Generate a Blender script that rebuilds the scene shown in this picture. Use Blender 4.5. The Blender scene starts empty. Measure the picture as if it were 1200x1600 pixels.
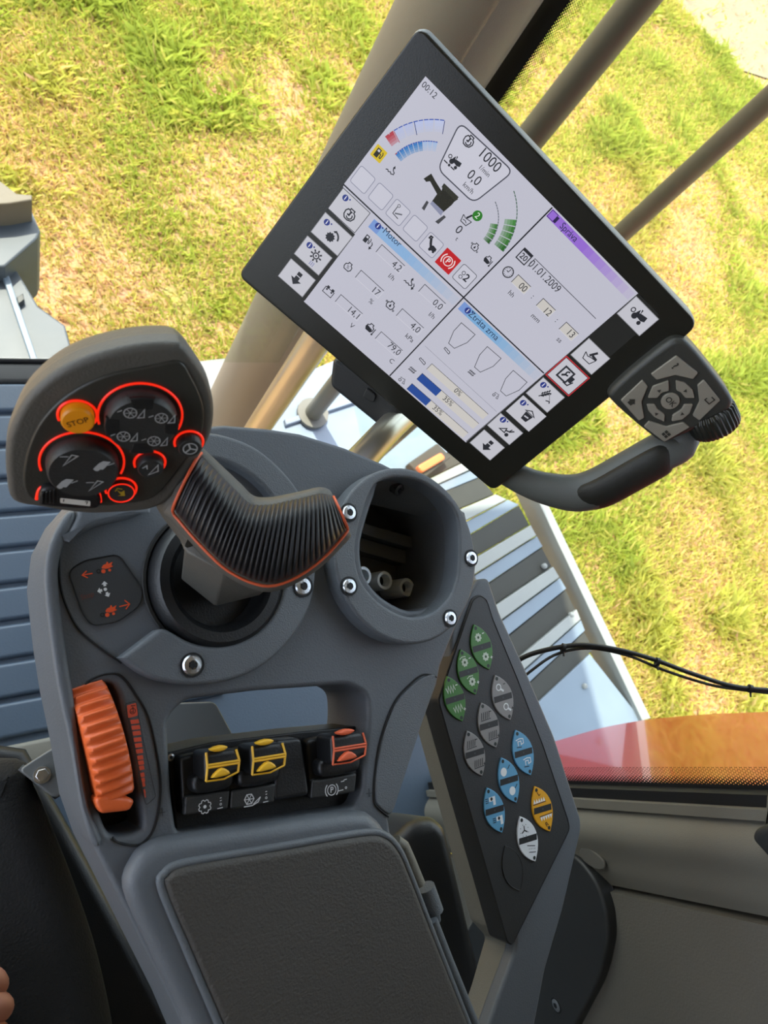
import bpy, bmesh, math, random
import numpy as np
from mathutils import Vector, Matrix

random.seed(7)
S = bpy.context.scene
COL = S.collection

# ------------------------------------------------------------------ camera
FPX, CX, CY = 1130.0, 600.0, 800.0
# rows: vehicle right, vehicle forward, world up, each written in camera axes (x right, y down, z into the view)
M = Matrix(((0.8837818, -0.0847512, 0.4601597),
            (-0.2121772, -0.9491214, 0.2327001),
            (0.4170258, -0.3032915, -0.8567985)))
CAMZ = 3.05
CAM = Vector((0, 0, CAMZ))
cd = bpy.data.cameras.new('camera')
cam = bpy.data.objects.new('camera', cd)
COL.objects.link(cam)
rx, ry, rz = M.col[0].copy(), -M.col[1], -M.col[2]
cam.matrix_world = Matrix(((rx.x, ry.x, rz.x, CAM.x), (rx.y, ry.y, rz.y, CAM.y),
                           (rx.z, ry.z, rz.z, CAM.z), (0, 0, 0, 1)))
cd.sensor_fit = 'VERTICAL'
cd.sensor_height = 36.0
cd.lens = FPX / 1600.0 * 36.0
cd.clip_start = 0.02
cd.dof.use_dof = True
cd.dof.focus_distance = 0.50
cd.dof.aperture_fstop = 18
S.camera = cam

# ------------------------------------------------------------------ world, sun, exposure
EXPO = 0.95
S.view_settings.view_transform = 'Standard'
S.view_settings.look = 'None'
S.view_settings.gamma = 1.0
S.view_settings.use_curve_mapping = False
S.view_settings.exposure = EXPO

SUN_EL, SUN_AZ = math.radians(66), math.radians(-20)     # azimuth from forward towards the right
w = bpy.data.worlds.new('sky')
S.world = w
w.use_nodes = True
nt = w.node_tree
bg = nt.nodes['Background']
sky = nt.nodes.new('ShaderNodeTexSky')
sky.sky_type = 'NISHITA'
sky.sun_disc = False
sky.sun_elevation = SUN_EL
sky.sun_rotation = SUN_AZ
sky.dust_density = 2.0
hs = nt.nodes.new('ShaderNodeHueSaturation')
hs.inputs['Saturation'].default_value = 0.5
nt.links.new(sky.outputs[0], hs.inputs['Color'])
nt.links.new(hs.outputs[0], bg.inputs['Color'])
bg.inputs['Strength'].default_value = 0.45
sl = bpy.data.lights.new('sun', 'SUN')
sl.energy = 5.6
sl.angle = math.radians(0.6)
sl.color = (1.0, 0.93, 0.80)
so = bpy.data.objects.new('sun', sl)
COL.objects.link(so)
sd = Vector((math.sin(SUN_AZ) * math.cos(SUN_EL), math.cos(SUN_AZ) * math.cos(SUN_EL), math.sin(SUN_EL)))
so.rotation_euler = sd.to_track_quat('Z', 'Y').to_euler()
so.location = (6, 4, 12)


# ------------------------------------------------------------------ materials
def lin(c):
    if isinstance(c, str):
        c = [int(c[i:i + 2], 16) / 255 for i in (0, 2, 4)]
    return tuple(x / 12.92 if x <= 0.04045 else ((x + 0.055) / 1.055) ** 2.4 for x in c[:3])


MATS = {}


def pmat(name, color, rough=0.5, metal=0.0, grain=0.0, grain_scale=900.0, var=0.0, var_scale=12.0, coat=0.0,
         spec=0.5, sheen=0.0, wear=None):
    """principled material with a noise-driven relief and a gentle colour variation"""
    if name in MATS:
        return MATS[name]
    m = bpy.data.materials.new(name)
    m.use_nodes = True
    t = m.node_tree
    b = t.nodes['Principled BSDF']
    c = lin(color)
    b.inputs['Base Color'].default_value = (*c, 1)
    b.inputs['Roughness'].default_value = rough
    b.inputs['Metallic'].default_value = metal
    b.inputs['Specular IOR Level'].default_value = spec
    b.inputs['Coat Weight'].default_value = coat
    b.inputs['Coat Roughness'].default_value = 0.04
    b.inputs['Sheen Weight'].default_value = sheen
    tc = t.nodes.new('ShaderNodeTexCoord')
    if var > 0:
        n = t.nodes.new('ShaderNodeTexNoise')
        n.inputs['Scale'].default_value = var_scale
        n.inputs['Detail'].default_value = 6
        t.links.new(tc.outputs['Object'], n.inputs['Vector'])
        mix = t.nodes.new('ShaderNodeMix')
        mix.data_type = 'RGBA'
        mix.inputs['A'].default_value = (*[x * (1 - var) for x in c], 1)
        mix.inputs['B'].default_value = (*[min(1, x * (1 + var)) for x in c], 1)
        t.links.new(n.outputs['Fac'], mix.inputs['Factor'])
        t.links.new(mix.outputs['Result'], b.inputs['Base Color'])
        mr = t.nodes.new('ShaderNodeMapRange')
        mr.inputs['To Min'].default_value = max(0.02, rough - 0.07)
        mr.inputs['To Max'].default_value = min(1, rough + 0.07)
        t.links.new(n.outputs['Fac'], mr.inputs['Value'])
        t.links.new(mr.outputs['Result'], b.inputs['Roughness'])
    if grain > 0:
        n2 = t.nodes.new('ShaderNodeTexNoise')
        n2.inputs['Scale'].default_value = grain_scale
        n2.inputs['Detail'].default_value = 3
        t.links.new(tc.outputs['Object'], n2.inputs['Vector'])
        bp = t.nodes.new('ShaderNodeBump')
        bp.inputs['Strength'].default_value = grain
        bp.inputs['Distance'].default_value = 0.0006
        t.links.new(n2.outputs['Fac'], bp.inputs['Height'])
        t.links.new(bp.outputs['Normal'], b.inputs['Normal'])
    MATS[name] = m
    return m


def emat(name, color, strength):
    m = bpy.data.materials.new(name)
    m.use_nodes = True
    b = m.node_tree.nodes['Principled BSDF']
    b.inputs['Base Color'].default_value = (*[x * 0.5 for x in lin(color)], 1)
    b.inputs['Emission Color'].default_value = (*lin(color), 1)
    b.inputs['Emission Strength'].default_value = strength
    b.inputs['Roughness'].default_value = 0.35
    MATS[name] = m
    return m


def ink_mat(name, emit):
    m = bpy.data.materials.new(name)
    m.use_nodes = True
    t = m.node_tree
    b = t.nodes['Principled BSDF']
    a = t.nodes.new('ShaderNodeVertexColor')
    a.layer_name = 'ink'
    if emit:
        t.links.new(a.outputs['Color'], b.inputs['Emission Color'])
        b.inputs['Emission Strength'].default_value = emit
        b.inputs['Base Color'].default_value = (0.01, 0.01, 0.01, 1)
        b.inputs['Roughness'].default_value = 0.25
        b.inputs['Specular IOR Level'].default_value = 0.2
    else:
        t.links.new(a.outputs['Color'], b.inputs['Base Color'])
        b.inputs['Roughness'].default_value = 0.5
    MATS[name] = m
    return m


def glass_mat(name, tint=(0.93, 0.96, 0.93)):
    m = bpy.data.materials.new(name)
    m.use_nodes = True
    t = m.node_tree
    t.nodes.clear()
    o = t.nodes.new('ShaderNodeOutputMaterial')
    mx = t.nodes.new('ShaderNodeMixShader')
    tr = t.nodes.new('ShaderNodeBsdfTransparent')
    tr.inputs['Color'].default_value = (*tint, 1)
    gl = t.nodes.new('ShaderNodeBsdfGlossy')
    gl.inputs['Roughness'].default_value = 0.02
    gl.inputs['Color'].default_value = (0.6, 0.6, 0.6, 1)
    lw = t.nodes.new('ShaderNodeLayerWeight')
    pw = t.nodes.new('ShaderNodeMath')
    pw.operation = 'POWER'
    pw.inputs[1].default_value = 4.0
    t.links.new(lw.outputs['Facing'], pw.inputs[0])
    ma = t.nodes.new('ShaderNodeMath')
    ma.operation = 'MULTIPLY_ADD'
    ma.inputs[1].default_value = 0.4
    ma.inputs[2].default_value = 0.02
    t.links.new(pw.outputs[0], ma.inputs[0])
    t.links.new(ma.outputs[0], mx.inputs['Fac'])
    t.links.new(tr.outputs[0], mx.inputs[1])
    t.links.new(gl.outputs[0], mx.inputs[2])
    t.links.new(mx.outputs[0], o.inputs['Surface'])
    MATS[name] = m
    return m


def frit_mat(name, axis_pitch=0.0032, solid=0.4):
    """black enamel whose dots shrink across the strip: UV.x runs across (metres), UV.y along (metres)"""
    m = bpy.data.materials.new(name)
    m.use_nodes = True
    t = m.node_tree
    t.nodes.clear()
    o = t.nodes.new('ShaderNodeOutputMaterial')
    mx = t.nodes.new('ShaderNodeMixShader')
    tr = t.nodes.new('ShaderNodeBsdfTransparent')
    df = t.nodes.new('ShaderNodeBsdfPrincipled')
    df.inputs['Base Color'].default_value = (0.006, 0.006, 0.006, 1)
    df.inputs['Roughness'].default_value = 0.6
    uv = t.nodes.new('ShaderNodeUVMap')
    sep = t.nodes.new('ShaderNodeSeparateXYZ')
    t.links.new(uv.outputs[0], sep.inputs[0])

    def mth(op, a, b=None):
        n = t.nodes.new('ShaderNodeMath')
        n.operation = op
        for i, v in enumerate((a, b)):
            if v is None:
                continue
            if isinstance(v, (int, float)):
                n.inputs[i].default_value = v
            else:
                t.links.new(v, n.inputs[i])
        return n.outputs[0]

    u, v = sep.outputs[0], sep.outputs[1]
    row = mth('FLOOR', mth('DIVIDE', v, axis_pitch * 0.866))
    uo = mth('ADD', mth('DIVIDE', u, axis_pitch), mth('MULTIPLY', mth('MODULO', row, 2.0), 0.5))
    fu = mth('SUBTRACT', mth('FRACT', uo), 0.5)
    fv = mth('MULTIPLY', mth('SUBTRACT', mth('FRACT', mth('DIVIDE', v, axis_pitch * 0.866)), 0.5), 0.866)
    d = mth('SQRT', mth('ADD', mth('MULTIPLY', fu, fu), mth('MULTIPLY', fv, fv)))
    # hole radius grows with u
    hole = mth('MULTIPLY', mth('SUBTRACT', u, axis_pitch * 0.2), 0.30 / (axis_pitch * 3.0))
    hole = mth('MINIMUM', mth('ADD', hole, 0.22), 0.47)
    hole = mth('MULTIPLY', hole, mth('GREATER_THAN', u, 0.0))
    see = mth('LESS_THAN', d, hole)
    t.links.new(see, mx.inputs['Fac'])
    t.links.new(df.outputs[0], mx.inputs[1])
    t.links.new(tr.outputs[0], mx.inputs[2])
    t.links.new(mx.outputs[0], o.inputs['Surface'])
    MATS[name] = m
    return m


GREY = pmat('grey_plastic', '5a5f65', 0.50, grain=0.35, var=0.06)
GREY2 = pmat('ring_plastic', '5d6267', 0.52, grain=0.6, grain_scale=1300, var=0.05)
PKT = pmat('pocket_grey', '575a5c', 0.5, grain=0.4, var=0.08)
DARK = pmat('dark_plastic', '2b2c2c', 0.5, grain=0.3, var=0.08)
BLACK = pmat('black_plastic', '17181a', 0.42, grain=0.25)
GLOSSB = pmat('gloss_black', '131416', 0.22)
SEAMM = pmat('seam_black', '08080a', 0.7)
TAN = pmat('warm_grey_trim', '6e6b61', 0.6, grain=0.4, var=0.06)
BEZEL = pmat('monitor_black', '1f1f1a', 0.33, grain=0.1)
HOUS = pmat('monitor_housing', '878d90', 0.45, grain=0.3)
HEADM = pmat('joystick_grey', '55544f', 0.5, grain=0.35, var=0.05)
FACEM = pmat('joystick_face', '33332e', 0.42, grain=0.15)
RUBBER = pmat('grip_rubber', '232427', 0.42)
ORANGE = pmat('orange_plastic', 'd9622f', 0.42, grain=0.15, var=0.04)
ORTRIM = pmat('orange_trim', 'd8603a', 0.5)
YELLOW = pmat('yellow_trim', 'e8b32a', 0.45)
STEEL = pmat('screw_steel', 'c9ccd0', 0.3, metal=1.0, grain=0.3, grain_scale=600)
CHROME = pmat('bright_nickel', 'e6f0f6', 0.3, metal=0.2)
FOAM = pmat('pad_vinyl', '43403c', 0.62, grain=0.9, grain_scale=700, var=0.14, var_scale=9)
SEATM = pmat('seat_cloth', '111112', 0.95, grain=1.0, grain_scale=650, var=0.55, var_scale=420, sheen=0.02)
BLUEST = pmat('blue_grey_shade_steel', '66727f', 0.45, var=0.12, var_scale=7)  # sky-blue shade put into the platform steel; own blue-grey on the cover crease
WHITEST = pmat('pale_grey_steel', '7c7f7e', 0.5, var=0.1, var_scale=9)
TREAD = pmat('black_tread', '2b2b27', 0.75, var=0.35, var_scale=30, grain=0.8, grain_scale=200)
FLOORM = pmat('floor_blue', '44515f', 0.42, var=0.10, var_scale=6, grain=0.3, grain_scale=300)
RAILM = pmat('rail_grey', '55564d', 0.45, var=0.15, var_scale=20)
ALU = pmat('satin_aluminium', 'b9b6aa', 0.32, metal=0.85, var=0.06)
REDP = pmat('red_paint', 'a3141c', 0.30, coat=0.45, spec=0.3)
WALLM = pmat('wall_cladding', '605d55', 0.75, grain=1.0, grain_scale=420, var=0.08)
BRACK = pmat('bracket_grey', '5b5e5f', 0.3, grain=0.15)
SKIN = pmat('skin', 'c98d7c', 0.5, var=0.08, var_scale=60)
COVER = pmat('cover_grey', '43484f', 0.5, var=0.12, var_scale=8)
AMBER = pmat('amber_lens', 'e0703a', 0.3)
CABLE = pmat('cable_black', '1b1b19', 0.45)
REDLED = emat('red_led', 'ff2b14', 0.85 / 2 ** EXPO)
STOPM = emat('stop_amber', 'd98a10', 0.30 / 2 ** EXPO)
PRINT = ink_mat('print_ink', 0)
SCRINK = ink_mat('screen_ink', 0.90 / 2 ** EXPO)
GLASS = glass_mat('cab_glass')
FRIT = frit_mat('frit_dots')


# ------------------------------------------------------------------ geometry helpers
def V(*a):
    return Vector(a)


def ray(px, py):
    return M @ Vector(((px - CX) / FPX, (py - CY) / FPX, 1.0))


def W(px, py, z):
    """world point seen at pixel (px,py) at depth z along the view axis"""
    return CAM + ray(px, py) * z


def cv(x, y, z):
    """camera-axes vector (y down) to world"""
    return M @ Vector((x, y, z))


class Frame:
    def __init__(s, O, N, Y):
        s.O = Vector(O)
        s.N = Vector(N).normalized()
        s.Y = (Vector(Y) - s.N * Vector(Y).dot(s.N)).normalized()
        s.X = s.Y.cross(s.N).normalized()

    def hit(s, px, py, h=0.0):
        r = ray(px, py)
        t = ((s.O - CAM).dot(s.N) + h) / r.dot(s.N)
        return CAM + r * t

    def loc(s, px, py, h=0.0):
        p = s.hit(px, py, h) - s.O
        return (p.dot(s.X), p.dot(s.Y))

    def locs(s, pts, h=0.0):
        return [s.loc(p[0], p[1], h) for p in pts]

    def w(s, x, y, h=0.0):
        return s.O + s.X * x + s.Y * y + s.N * h

    def mat(s):
        return Matrix(((s.X.x, s.Y.x, s.N.x, s.O.x), (s.X.y, s.Y.y, s.N.y, s.O.y),
                       (s.X.z, s.Y.z, s.N.z, s.O.z), (0, 0, 0, 1)))

    def lift(s, h):
        return Frame(s.O + s.N * h, s.N, s.Y)

    def at(s, px, py, h=0.0):
        return Frame(s.hit(px, py, h), s.N, s.Y)


def catmull(pts, n=6, closed=True):
    out = []
    m = len(pts)
    rng = range(m) if closed else range(m - 1)
    for i in rng:
        g = (lambda k: pts[k % m]) if closed else (lambda k: pts[min(max(k, 0), m - 1)])
        p0, p1, p2, p3 = g(i - 1), g(i), g(i + 1), g(i + 2)
        for k in range(n):
            t = k / n
            out.append(tuple(0.5 * (2 * b + (c - a) * t + (2 * a - 5 * b + 4 * c - d) * t * t +
                                    (3 * b - a - 3 * c + d) * t ** 3) for a, b, c, d in zip(p0, p1, p2, p3)))
    if not closed:
        out.append(tuple(pts[-1]))
    return out


def fillet(pts, r, n=5):
    """round the corners of a 2D polygon; r may be a list"""
    out = []
    m = len(pts)
    for i in range(m):
        ri = r[i] if isinstance(r, (list, tuple)) else r
        p, a, b = Vector(pts[i]), Vector(pts[i - 1]), Vector(pts[(i + 1) % m])
        u, v = (a - p), (b - p)
        la, lb = u.length, v.length
        if ri <= 0 or la < 1e-9 or lb < 1e-9:
            out.append(tuple(p))
            continue
        u /= la
        v /= lb
        d = min(ri, la * 0.45, lb * 0.45)
        p0, p1 = p + u * d, p + v * d
        for k in range(n + 1):
            t = k / n
            q = p0 * (1 - t) ** 2 + p * 2 * t * (1 - t) + p1 * t * t
            out.append((q.x, q.y))
    return out


def offs(pts, d):
    """grow (d>0) or shrink a 2D polygon about its centroid by roughly d metres"""
    c = [sum(p[i] for p in pts) / len(pts) for i in (0, 1)]
    out = []
    for p in pts:
        v = Vector((p[0] - c[0], p[1] - c[1]))
        l = v.length
        v = v * ((l + d) / l) if l > 1e-9 else v
        out.append((c[0] + v.x, c[1] + v.y))
    return out


def circ(x, y, r, n=28, ry=None, rot=0.0):
    ry = r if ry is None else ry
    c, s_ = math.cos(rot), math.sin(rot)
    return [(x + r * math.cos(a) * c - ry * math.sin(a) * s_, y + r * math.cos(a) * s_ + ry * math.sin(a) * c)
            for a in [2 * math.pi * k / n for k in range(n)]]


def finish(name, me, mat, parent, smooth=35):
    """link mesh (world-space vertices) as an object under parent"""
    base = root_loc(parent)
    if base.length > 0:
        me.transform(Matrix.Translation(-base))
    if mat is not None:
        me.materials.clear()
        for m_ in (mat if isinstance(mat, (list, tuple)) else [mat]):
            me.materials.append(m_)
    if smooth:
        me.shade_smooth()
        me.set_sharp_from_angle(angle=math.radians(smooth))
    o = bpy.data.objects.new(name, me)
    COL.objects.link(o)
    if parent is not None:
        o.parent = parent
    return o


def root_loc(p):
    v = Vector((0, 0, 0))
    while p is not None:
        v += p.location
        p = p.parent
    return v


def thing(name, label, cat, loc, kind=None, group=None):
    o = bpy.data.objects.new(name, None)
    COL.objects.link(o)
    o.location = loc
    o.empty_display_size = 0.05
    tag(o, label, cat, kind, group)
    return o


def tag(o, label=None, cat=None, kind=None, group=None):
    if label:
        o['label'] = label
    if cat:
        o['category'] = cat
    if kind:
        o['kind'] = kind
    if group:
        o['group'] = group
    return o


def bm_mesh(bm, name):
    bmesh.ops.remove_doubles(bm, verts=bm.verts, dist=1e-6)
    bmesh.ops.recalc_face_normals(bm, faces=bm.faces)
    me = bpy.data.meshes.new(name)
    bm.to_mesh(me)
    bm.free()
    return me


def curve_mesh(name, loops, half, bevel, res):
    cu = bpy.data.curves.new('c', 'CURVE')
    cu.dimensions = '2D'
    cu.fill_mode = 'BOTH'
    cu.extrude = max(half - bevel, 0.00001)
    cu.bevel_depth = bevel
    cu.bevel_resolution = res
    cu.offset = -bevel
    for lp in loops:
        sp = cu.splines.new('POLY')
        sp.points.add(len(lp) - 1)
        for p, q in zip(sp.points, lp):
            p.co = (q[0], q[1], 0, 1)
        sp.use_cyclic_u = True
    ob = bpy.data.objects.new('c', cu)
    me = bpy.data.meshes.new_from_object(ob)
    bpy.data.objects.remove(ob)
    bpy.data.curves.remove(cu)
    bm = bmesh.new()
    bm.from_mesh(me)
    bpy.data.meshes.remove(me)
    return bm_mesh(bm, name)


def plate(name, loops, h0, h1, mat, fr, parent, bevel=0.0, res=2, smooth=35):
    """solid plate between heights h0<h1 over frame fr; loops[0] outline, others holes (local metres)"""
    if isinstance(loops[0][0], (int, float)):
        loops = [loops]
    me = curve_mesh(name, loops, (h1 - h0) / 2, bevel, res)
    me.transform(fr.mat() @ Matrix.Translation((0, 0, (h0 + h1) / 2)))
    o = finish(name, me, mat, parent, smooth)
    if bevel > 0:
        md = o.modifiers.new('normals', 'WEIGHTED_NORMAL')
        md.weight = 100
        md.keep_sharp = True
    return o


def pplate(name, px, h0, h1, mat, fr, parent, bevel=0.0, rnd=0.0, sm=0, res=2):
    """plate whose top outline is given in photo pixels on the plane at height h1"""
    pts = fr.locs(px, h1)
    if sm:
        pts = catmull(pts, sm)
    elif rnd:
        pts = fillet(pts, rnd)
    return plate(name, [pts], h0, h1, mat, fr, parent, bevel, res)


def tube(name, pts, r, mat, parent, seg=10, closed=False, caps=True, flat=1.0, up=None):
    """round tube along world points; r number or list; flat squashes along the second axis"""
    pts = [Vector(p) for p in pts]
    n = len(pts)
    rs = r if isinstance(r, (list, tuple)) else [r] * n
    bm = bmesh.new()
    rings = []
    prev = None
    for i in range(n):
        a = pts[i - 1] if (i > 0 or closed) else pts[i]
        b = pts[(i + 1) % n] if (i < n - 1 or closed) else pts[i]
        t = (b - a).normalized()
        if prev is None:
            ref = Vector(up) if up is not None else (Vector((0, 0, 1)) if abs(t.z) < 0.9 else Vector((1, 0, 0)))
            u = (ref - t * ref.dot(t)).normalized()
        else:
            u = (prev - t * prev.dot(t)).normalized()
        prev = u
        v = t.cross(u)
        rings.append([bm.verts.new(pts[i] + (u * math.cos(k) * flat + v * math.sin(k)) * rs[i])
                      for k in [2 * math.pi * j / seg for j in range(seg)]])
    for i in range(n if closed else n - 1):
        A, B = rings[i], rings[(i + 1) % n]
        for j in range(seg):
            bm.faces.new((A[j], A[(j + 1) % seg], B[(j + 1) % seg], B[j]))
    if caps and not closed:
        bm.faces.new(rings[0])
        bm.faces.new(rings[-1])
    return finish(name, bm_mesh(bm, name), mat, parent, 45)


def lathe(name, prof, fr, mat, parent, seg=40, teeth=0, tooth=0.0):
    """profile [(r,h)] spun about the frame normal at the frame origin"""
    bm = bmesh.new()
    rings = []
    for (r, h) in prof:
        if r <= 1e-7:
            rings.append([bm.verts.new(fr.w(0, 0, h))])
        else:
            rg = []
            for k in range(seg):
                a = 2 * math.pi * k / seg
                rr = r * (1 + (tooth if teeth and (k * teeth // seg) % 2 and False else 0))
                if teeth:
                    rr = r + tooth * math.sin(a * teeth)
                rg.append(bm.verts.new(fr.w(rr * math.cos(a), rr * math.sin(a), h)))
            rings.append(rg)
    for A, B in zip(rings, rings[1:]):
        if len(A) == 1 and len(B) == 1:
            continue
        for j in range(seg):
            k = (j + 1) % seg
            if len(A) == 1:
                bm.faces.new((A[0], B[k], B[j]))
            elif len(B) == 1:
                bm.faces.new((A[j], A[k], B[0]))
            else:
                bm.faces.new((A[j], A[k], B[k], B[j]))
    return finish(name, bm_mesh(bm, name), mat, parent, 40)


def box(name, lo, hi, mat, parent=None, bevel=0.0):
    fr = Frame((0, 0, 0), (0, 0, 1), (0, 1, 0))
    return plate(name, [(lo[0], lo[1]), (hi[0], lo[1]), (hi[0], hi[1]), (lo[0], hi[1])], lo[2], hi[2], mat, fr, parent,
                 bevel)


def star(r0, r1, n, rot=0.0):
    return [((r0 if k % 2 == 0 else r1) * math.cos(rot + math.pi * k / n),
             (r0 if k % 2 == 0 else r1) * math.sin(rot + math.pi * k / n)) for k in range(2 * n)]


def screw(fr, px, py, h, r, parent, mat=None, sink=True):
    """torx button screw in a dark counterbore"""
    f = fr.at(px, py, h)
    o = lathe('screw', [(r, -0.002), (r, 0.0006), (r * 0.86, 0.0014), (r * 0.46, 0.0016), (r * 0.44, 0.0004), (0, 0.0004)],
              f, mat or STEEL, parent, 24)
    plate('torx_socket', star(r * 0.46, r * 0.28, 6), 0.0012, 0.00175, SEAMM, f, o)
    if sink:
        plate('counterbore', [circ(0, 0, r * 1.22, 28), circ(0, 0, r * 1.0, 28)], -0.0005, 0.0006, SEAMM, f, o)
    return o


# ------------------------------------------------------------------ flat print
class Ink:
    """flat printed marks on a frame; coordinates local metres; each mark takes a layer a little above the last"""

    def __init__(s, fr, base=0.0002, step=0.00004):
        s.fr, s.base, s.step = fr, base, step
        s.v, s.f, s.c = [], [], []

    def add(s, pts, col, layer=0):
        i = len(s.v)
        h = s.base + s.step * layer
        s.v += [s.fr.w(p[0], p[1], h) for p in pts]
        s.f.append(tuple(range(i, i + len(pts))))
        s.c.append(lin(col))

    def poly(s, pts, col, layer=0):
        s.add(pts, col, layer)

    def line(s, pts, wd, col, layer=1, closed=False):
        n = len(pts)
        P = [Vector(p) for p in pts]
        L, R_ = [], []
        for i in range(n):
            a = P[i - 1] if (i > 0 or closed) else None
            b = P[(i + 1) % n] if (i < n - 1 or closed) else None
            d1 = (P[i] - a).normalized() if a is not None else None
            d2 = (b - P[i]).normalized() if b is not None else None
            d1 = d1 or d2
            d2 = d2 or d1
            t = d1 + d2
            t = t.normalized() if t.length > 1e-6 else d1
            nrm = Vector((-t.y, t.x))
            k = 1 / max(0.4, nrm.dot(Vector((-d1.y, d1.x))))
            L.append(P[i] + nrm * wd / 2 * k)
            R_.append(P[i] - nrm * wd / 2 * k)
        for i in range(n if closed else n - 1):
            j = (i + 1) % n
            s.add([L[i], L[j], R_[j], R_[i]], col, layer)

    def disc(s, x, y, r, col, layer=1, n=20):
        s.add(circ(x, y, r, n), col, layer)

    def ringo(s, x, y, r, wd, col, layer=1, n=24):
        s.line(circ(x, y, r, n), wd, col, layer, True)

    def arc(s, x, y, r, a0, a1, wd, col, layer=1, n=14):
        s.line([(x + r * math.cos(a0 + (a1 - a0) * k / n), y + r * math.sin(a0 + (a1 - a0) * k / n))
                for k in range(n + 1)], wd, col, layer)

    def rect(s, x, y, wx, wy, col, layer=0, rnd=0.0, rot=0.0):
        p = [(-wx / 2, -wy / 2), (wx / 2, -wy / 2), (wx / 2, wy / 2), (-wx / 2, wy / 2)]
        if rnd:
            p = fillet(p, rnd)
        c, q = math.cos(rot), math.sin(rot)
        s.add([(x + a * c - b * q, y + a * q + b * c) for a, b in p], col, layer)

    def text(s, txt, x, y, size, col, layer=2, rot=0.0, sx=1.0, bold=0.0):
        cu = bpy.data.curves.new('t', 'FONT')
        cu.body = txt
        cu.size = size
        cu.align_x = 'CENTER'
        cu.align_y = 'CENTER'
        cu.resolution_u = 3
        cu.offset = bold * size
        ob = bpy.data.objects.new('t', cu)
        me = bpy.data.meshes.new_from_object(ob)
        c, q = math.cos(rot), math.sin(rot)
        i = len(s.v)
        h = s.base + s.step * layer
        for v in me.vertices:
            a, b = v.co.x * sx, v.co.y
            s.v.append(s.fr.w(x + a * c - b * q, y + a * q + b * c, h))
        for p in me.polygons:
            s.f.append(tuple(i + k for k in p.vertices))
            s.c.append(lin(col))
        bpy.data.objects.remove(ob)
        bpy.data.curves.remove(cu)
        bpy.data.meshes.remove(me)

    def build(s, name, parent, mat=None):
        me = bpy.data.meshes.new(name)
        me.from_pydata([tuple(v) for v in s.v], [], s.f)
        at = me.color_attributes.new('ink', 'FLOAT_COLOR', 'CORNER')
        for p, c in zip(me.polygons, s.c):
            for li in p.loop_indices:
                at.data[li].color = (*c, 1)
        # face the frame normal
        bm = bmesh.new()
        bm.from_mesh(me)
        fl = [f for f in bm.faces if f.normal.dot(s.fr.N) < 0]
        bmesh.ops.reverse_faces(bm, faces=fl)
        bm.to_mesh(me)
        bm.free()
        return finish(name, me, mat or PRINT, parent, 0)


# ================================================================== SETTING
FLZ = CAMZ - 1.15
WORLD = Frame((0, 0, 0), (0, 0, 1), (0, 1, 0))


def level(dz):
    """horizontal frame dz below the camera"""
    return Frame((0, 0, CAMZ + dz), (0, 0, 1), (0, 1, 0))


# ground -----------------------------------------------------------
def ground_material(name, cols, scales, grain_scale, grain):
    m = bpy.data.materials.new(name)
    m.use_nodes = True
    t = m.node_tree
    b = t.nodes['Principled BSDF']
    b.inputs['Roughness'].default_value = 0.95
    b.inputs['Specular IOR Level'].default_value = 0.1
    tc = t.nodes.new('ShaderNodeTexCoord')
    n1 = t.nodes.new('ShaderNodeTexNoise')
    n1.inputs['Scale'].default_value = scales[0]
    n1.inputs['Detail'].default_value = 8
    n1.inputs['Roughness'].default_value = 0.65
    t.links.new(tc.outputs['Object'], n1.inputs['Vector'])
    r = t.nodes.new('ShaderNodeValToRGB')
    e = r.color_ramp.elements
    e[0].position, e[1].position = 0.30, 0.72
    e[0].color, e[1].color = (*lin(cols[0]), 1), (*lin(cols[-1]), 1)
    for k, c in enumerate(cols[1:-1]):
        q = e.new(0.30 + 0.42 * (k + 1) / (len(cols) - 1))
        q.color = (*lin(c), 1)
    t.links.new(n1.outputs['Fac'], r.inputs['Fac'])
    n2 = t.nodes.new('ShaderNodeTexNoise')
    n2.inputs['Scale'].default_value = scales[1]
    n2.inputs['Detail'].default_value = 4
    t.links.new(tc.outputs['Object'], n2.inputs['Vector'])
    mx = t.nodes.new('ShaderNodeMix')
    mx.data_type = 'RGBA'
    mx.blend_type = 'MULTIPLY'
    mx.inputs['Factor'].default_value = 0.5
    t.links.new(r.outputs['Color'], mx.inputs['A'])
    t.links.new(n2.outputs['Color'], mx.inputs['B'])
    t.links.new(mx.outputs['Result'], b.inputs['Base Color'])
    n3 = t.nodes.new('ShaderNodeTexNoise')
    n3.inputs['Scale'].default_value = grain_scale
    t.links.new(tc.outputs['Object'], n3.inputs['Vector'])
    bp = t.nodes.new('ShaderNodeBump')
    bp.inputs['Strength'].default_value = grain
    bp.inputs['Distance'].default_value = 0.03
    t.links.new(n3.outputs['Fac'], bp.inputs['Height'])
    t.links.new(bp.outputs['Normal'], b.inputs['Normal'])
    return m


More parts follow.
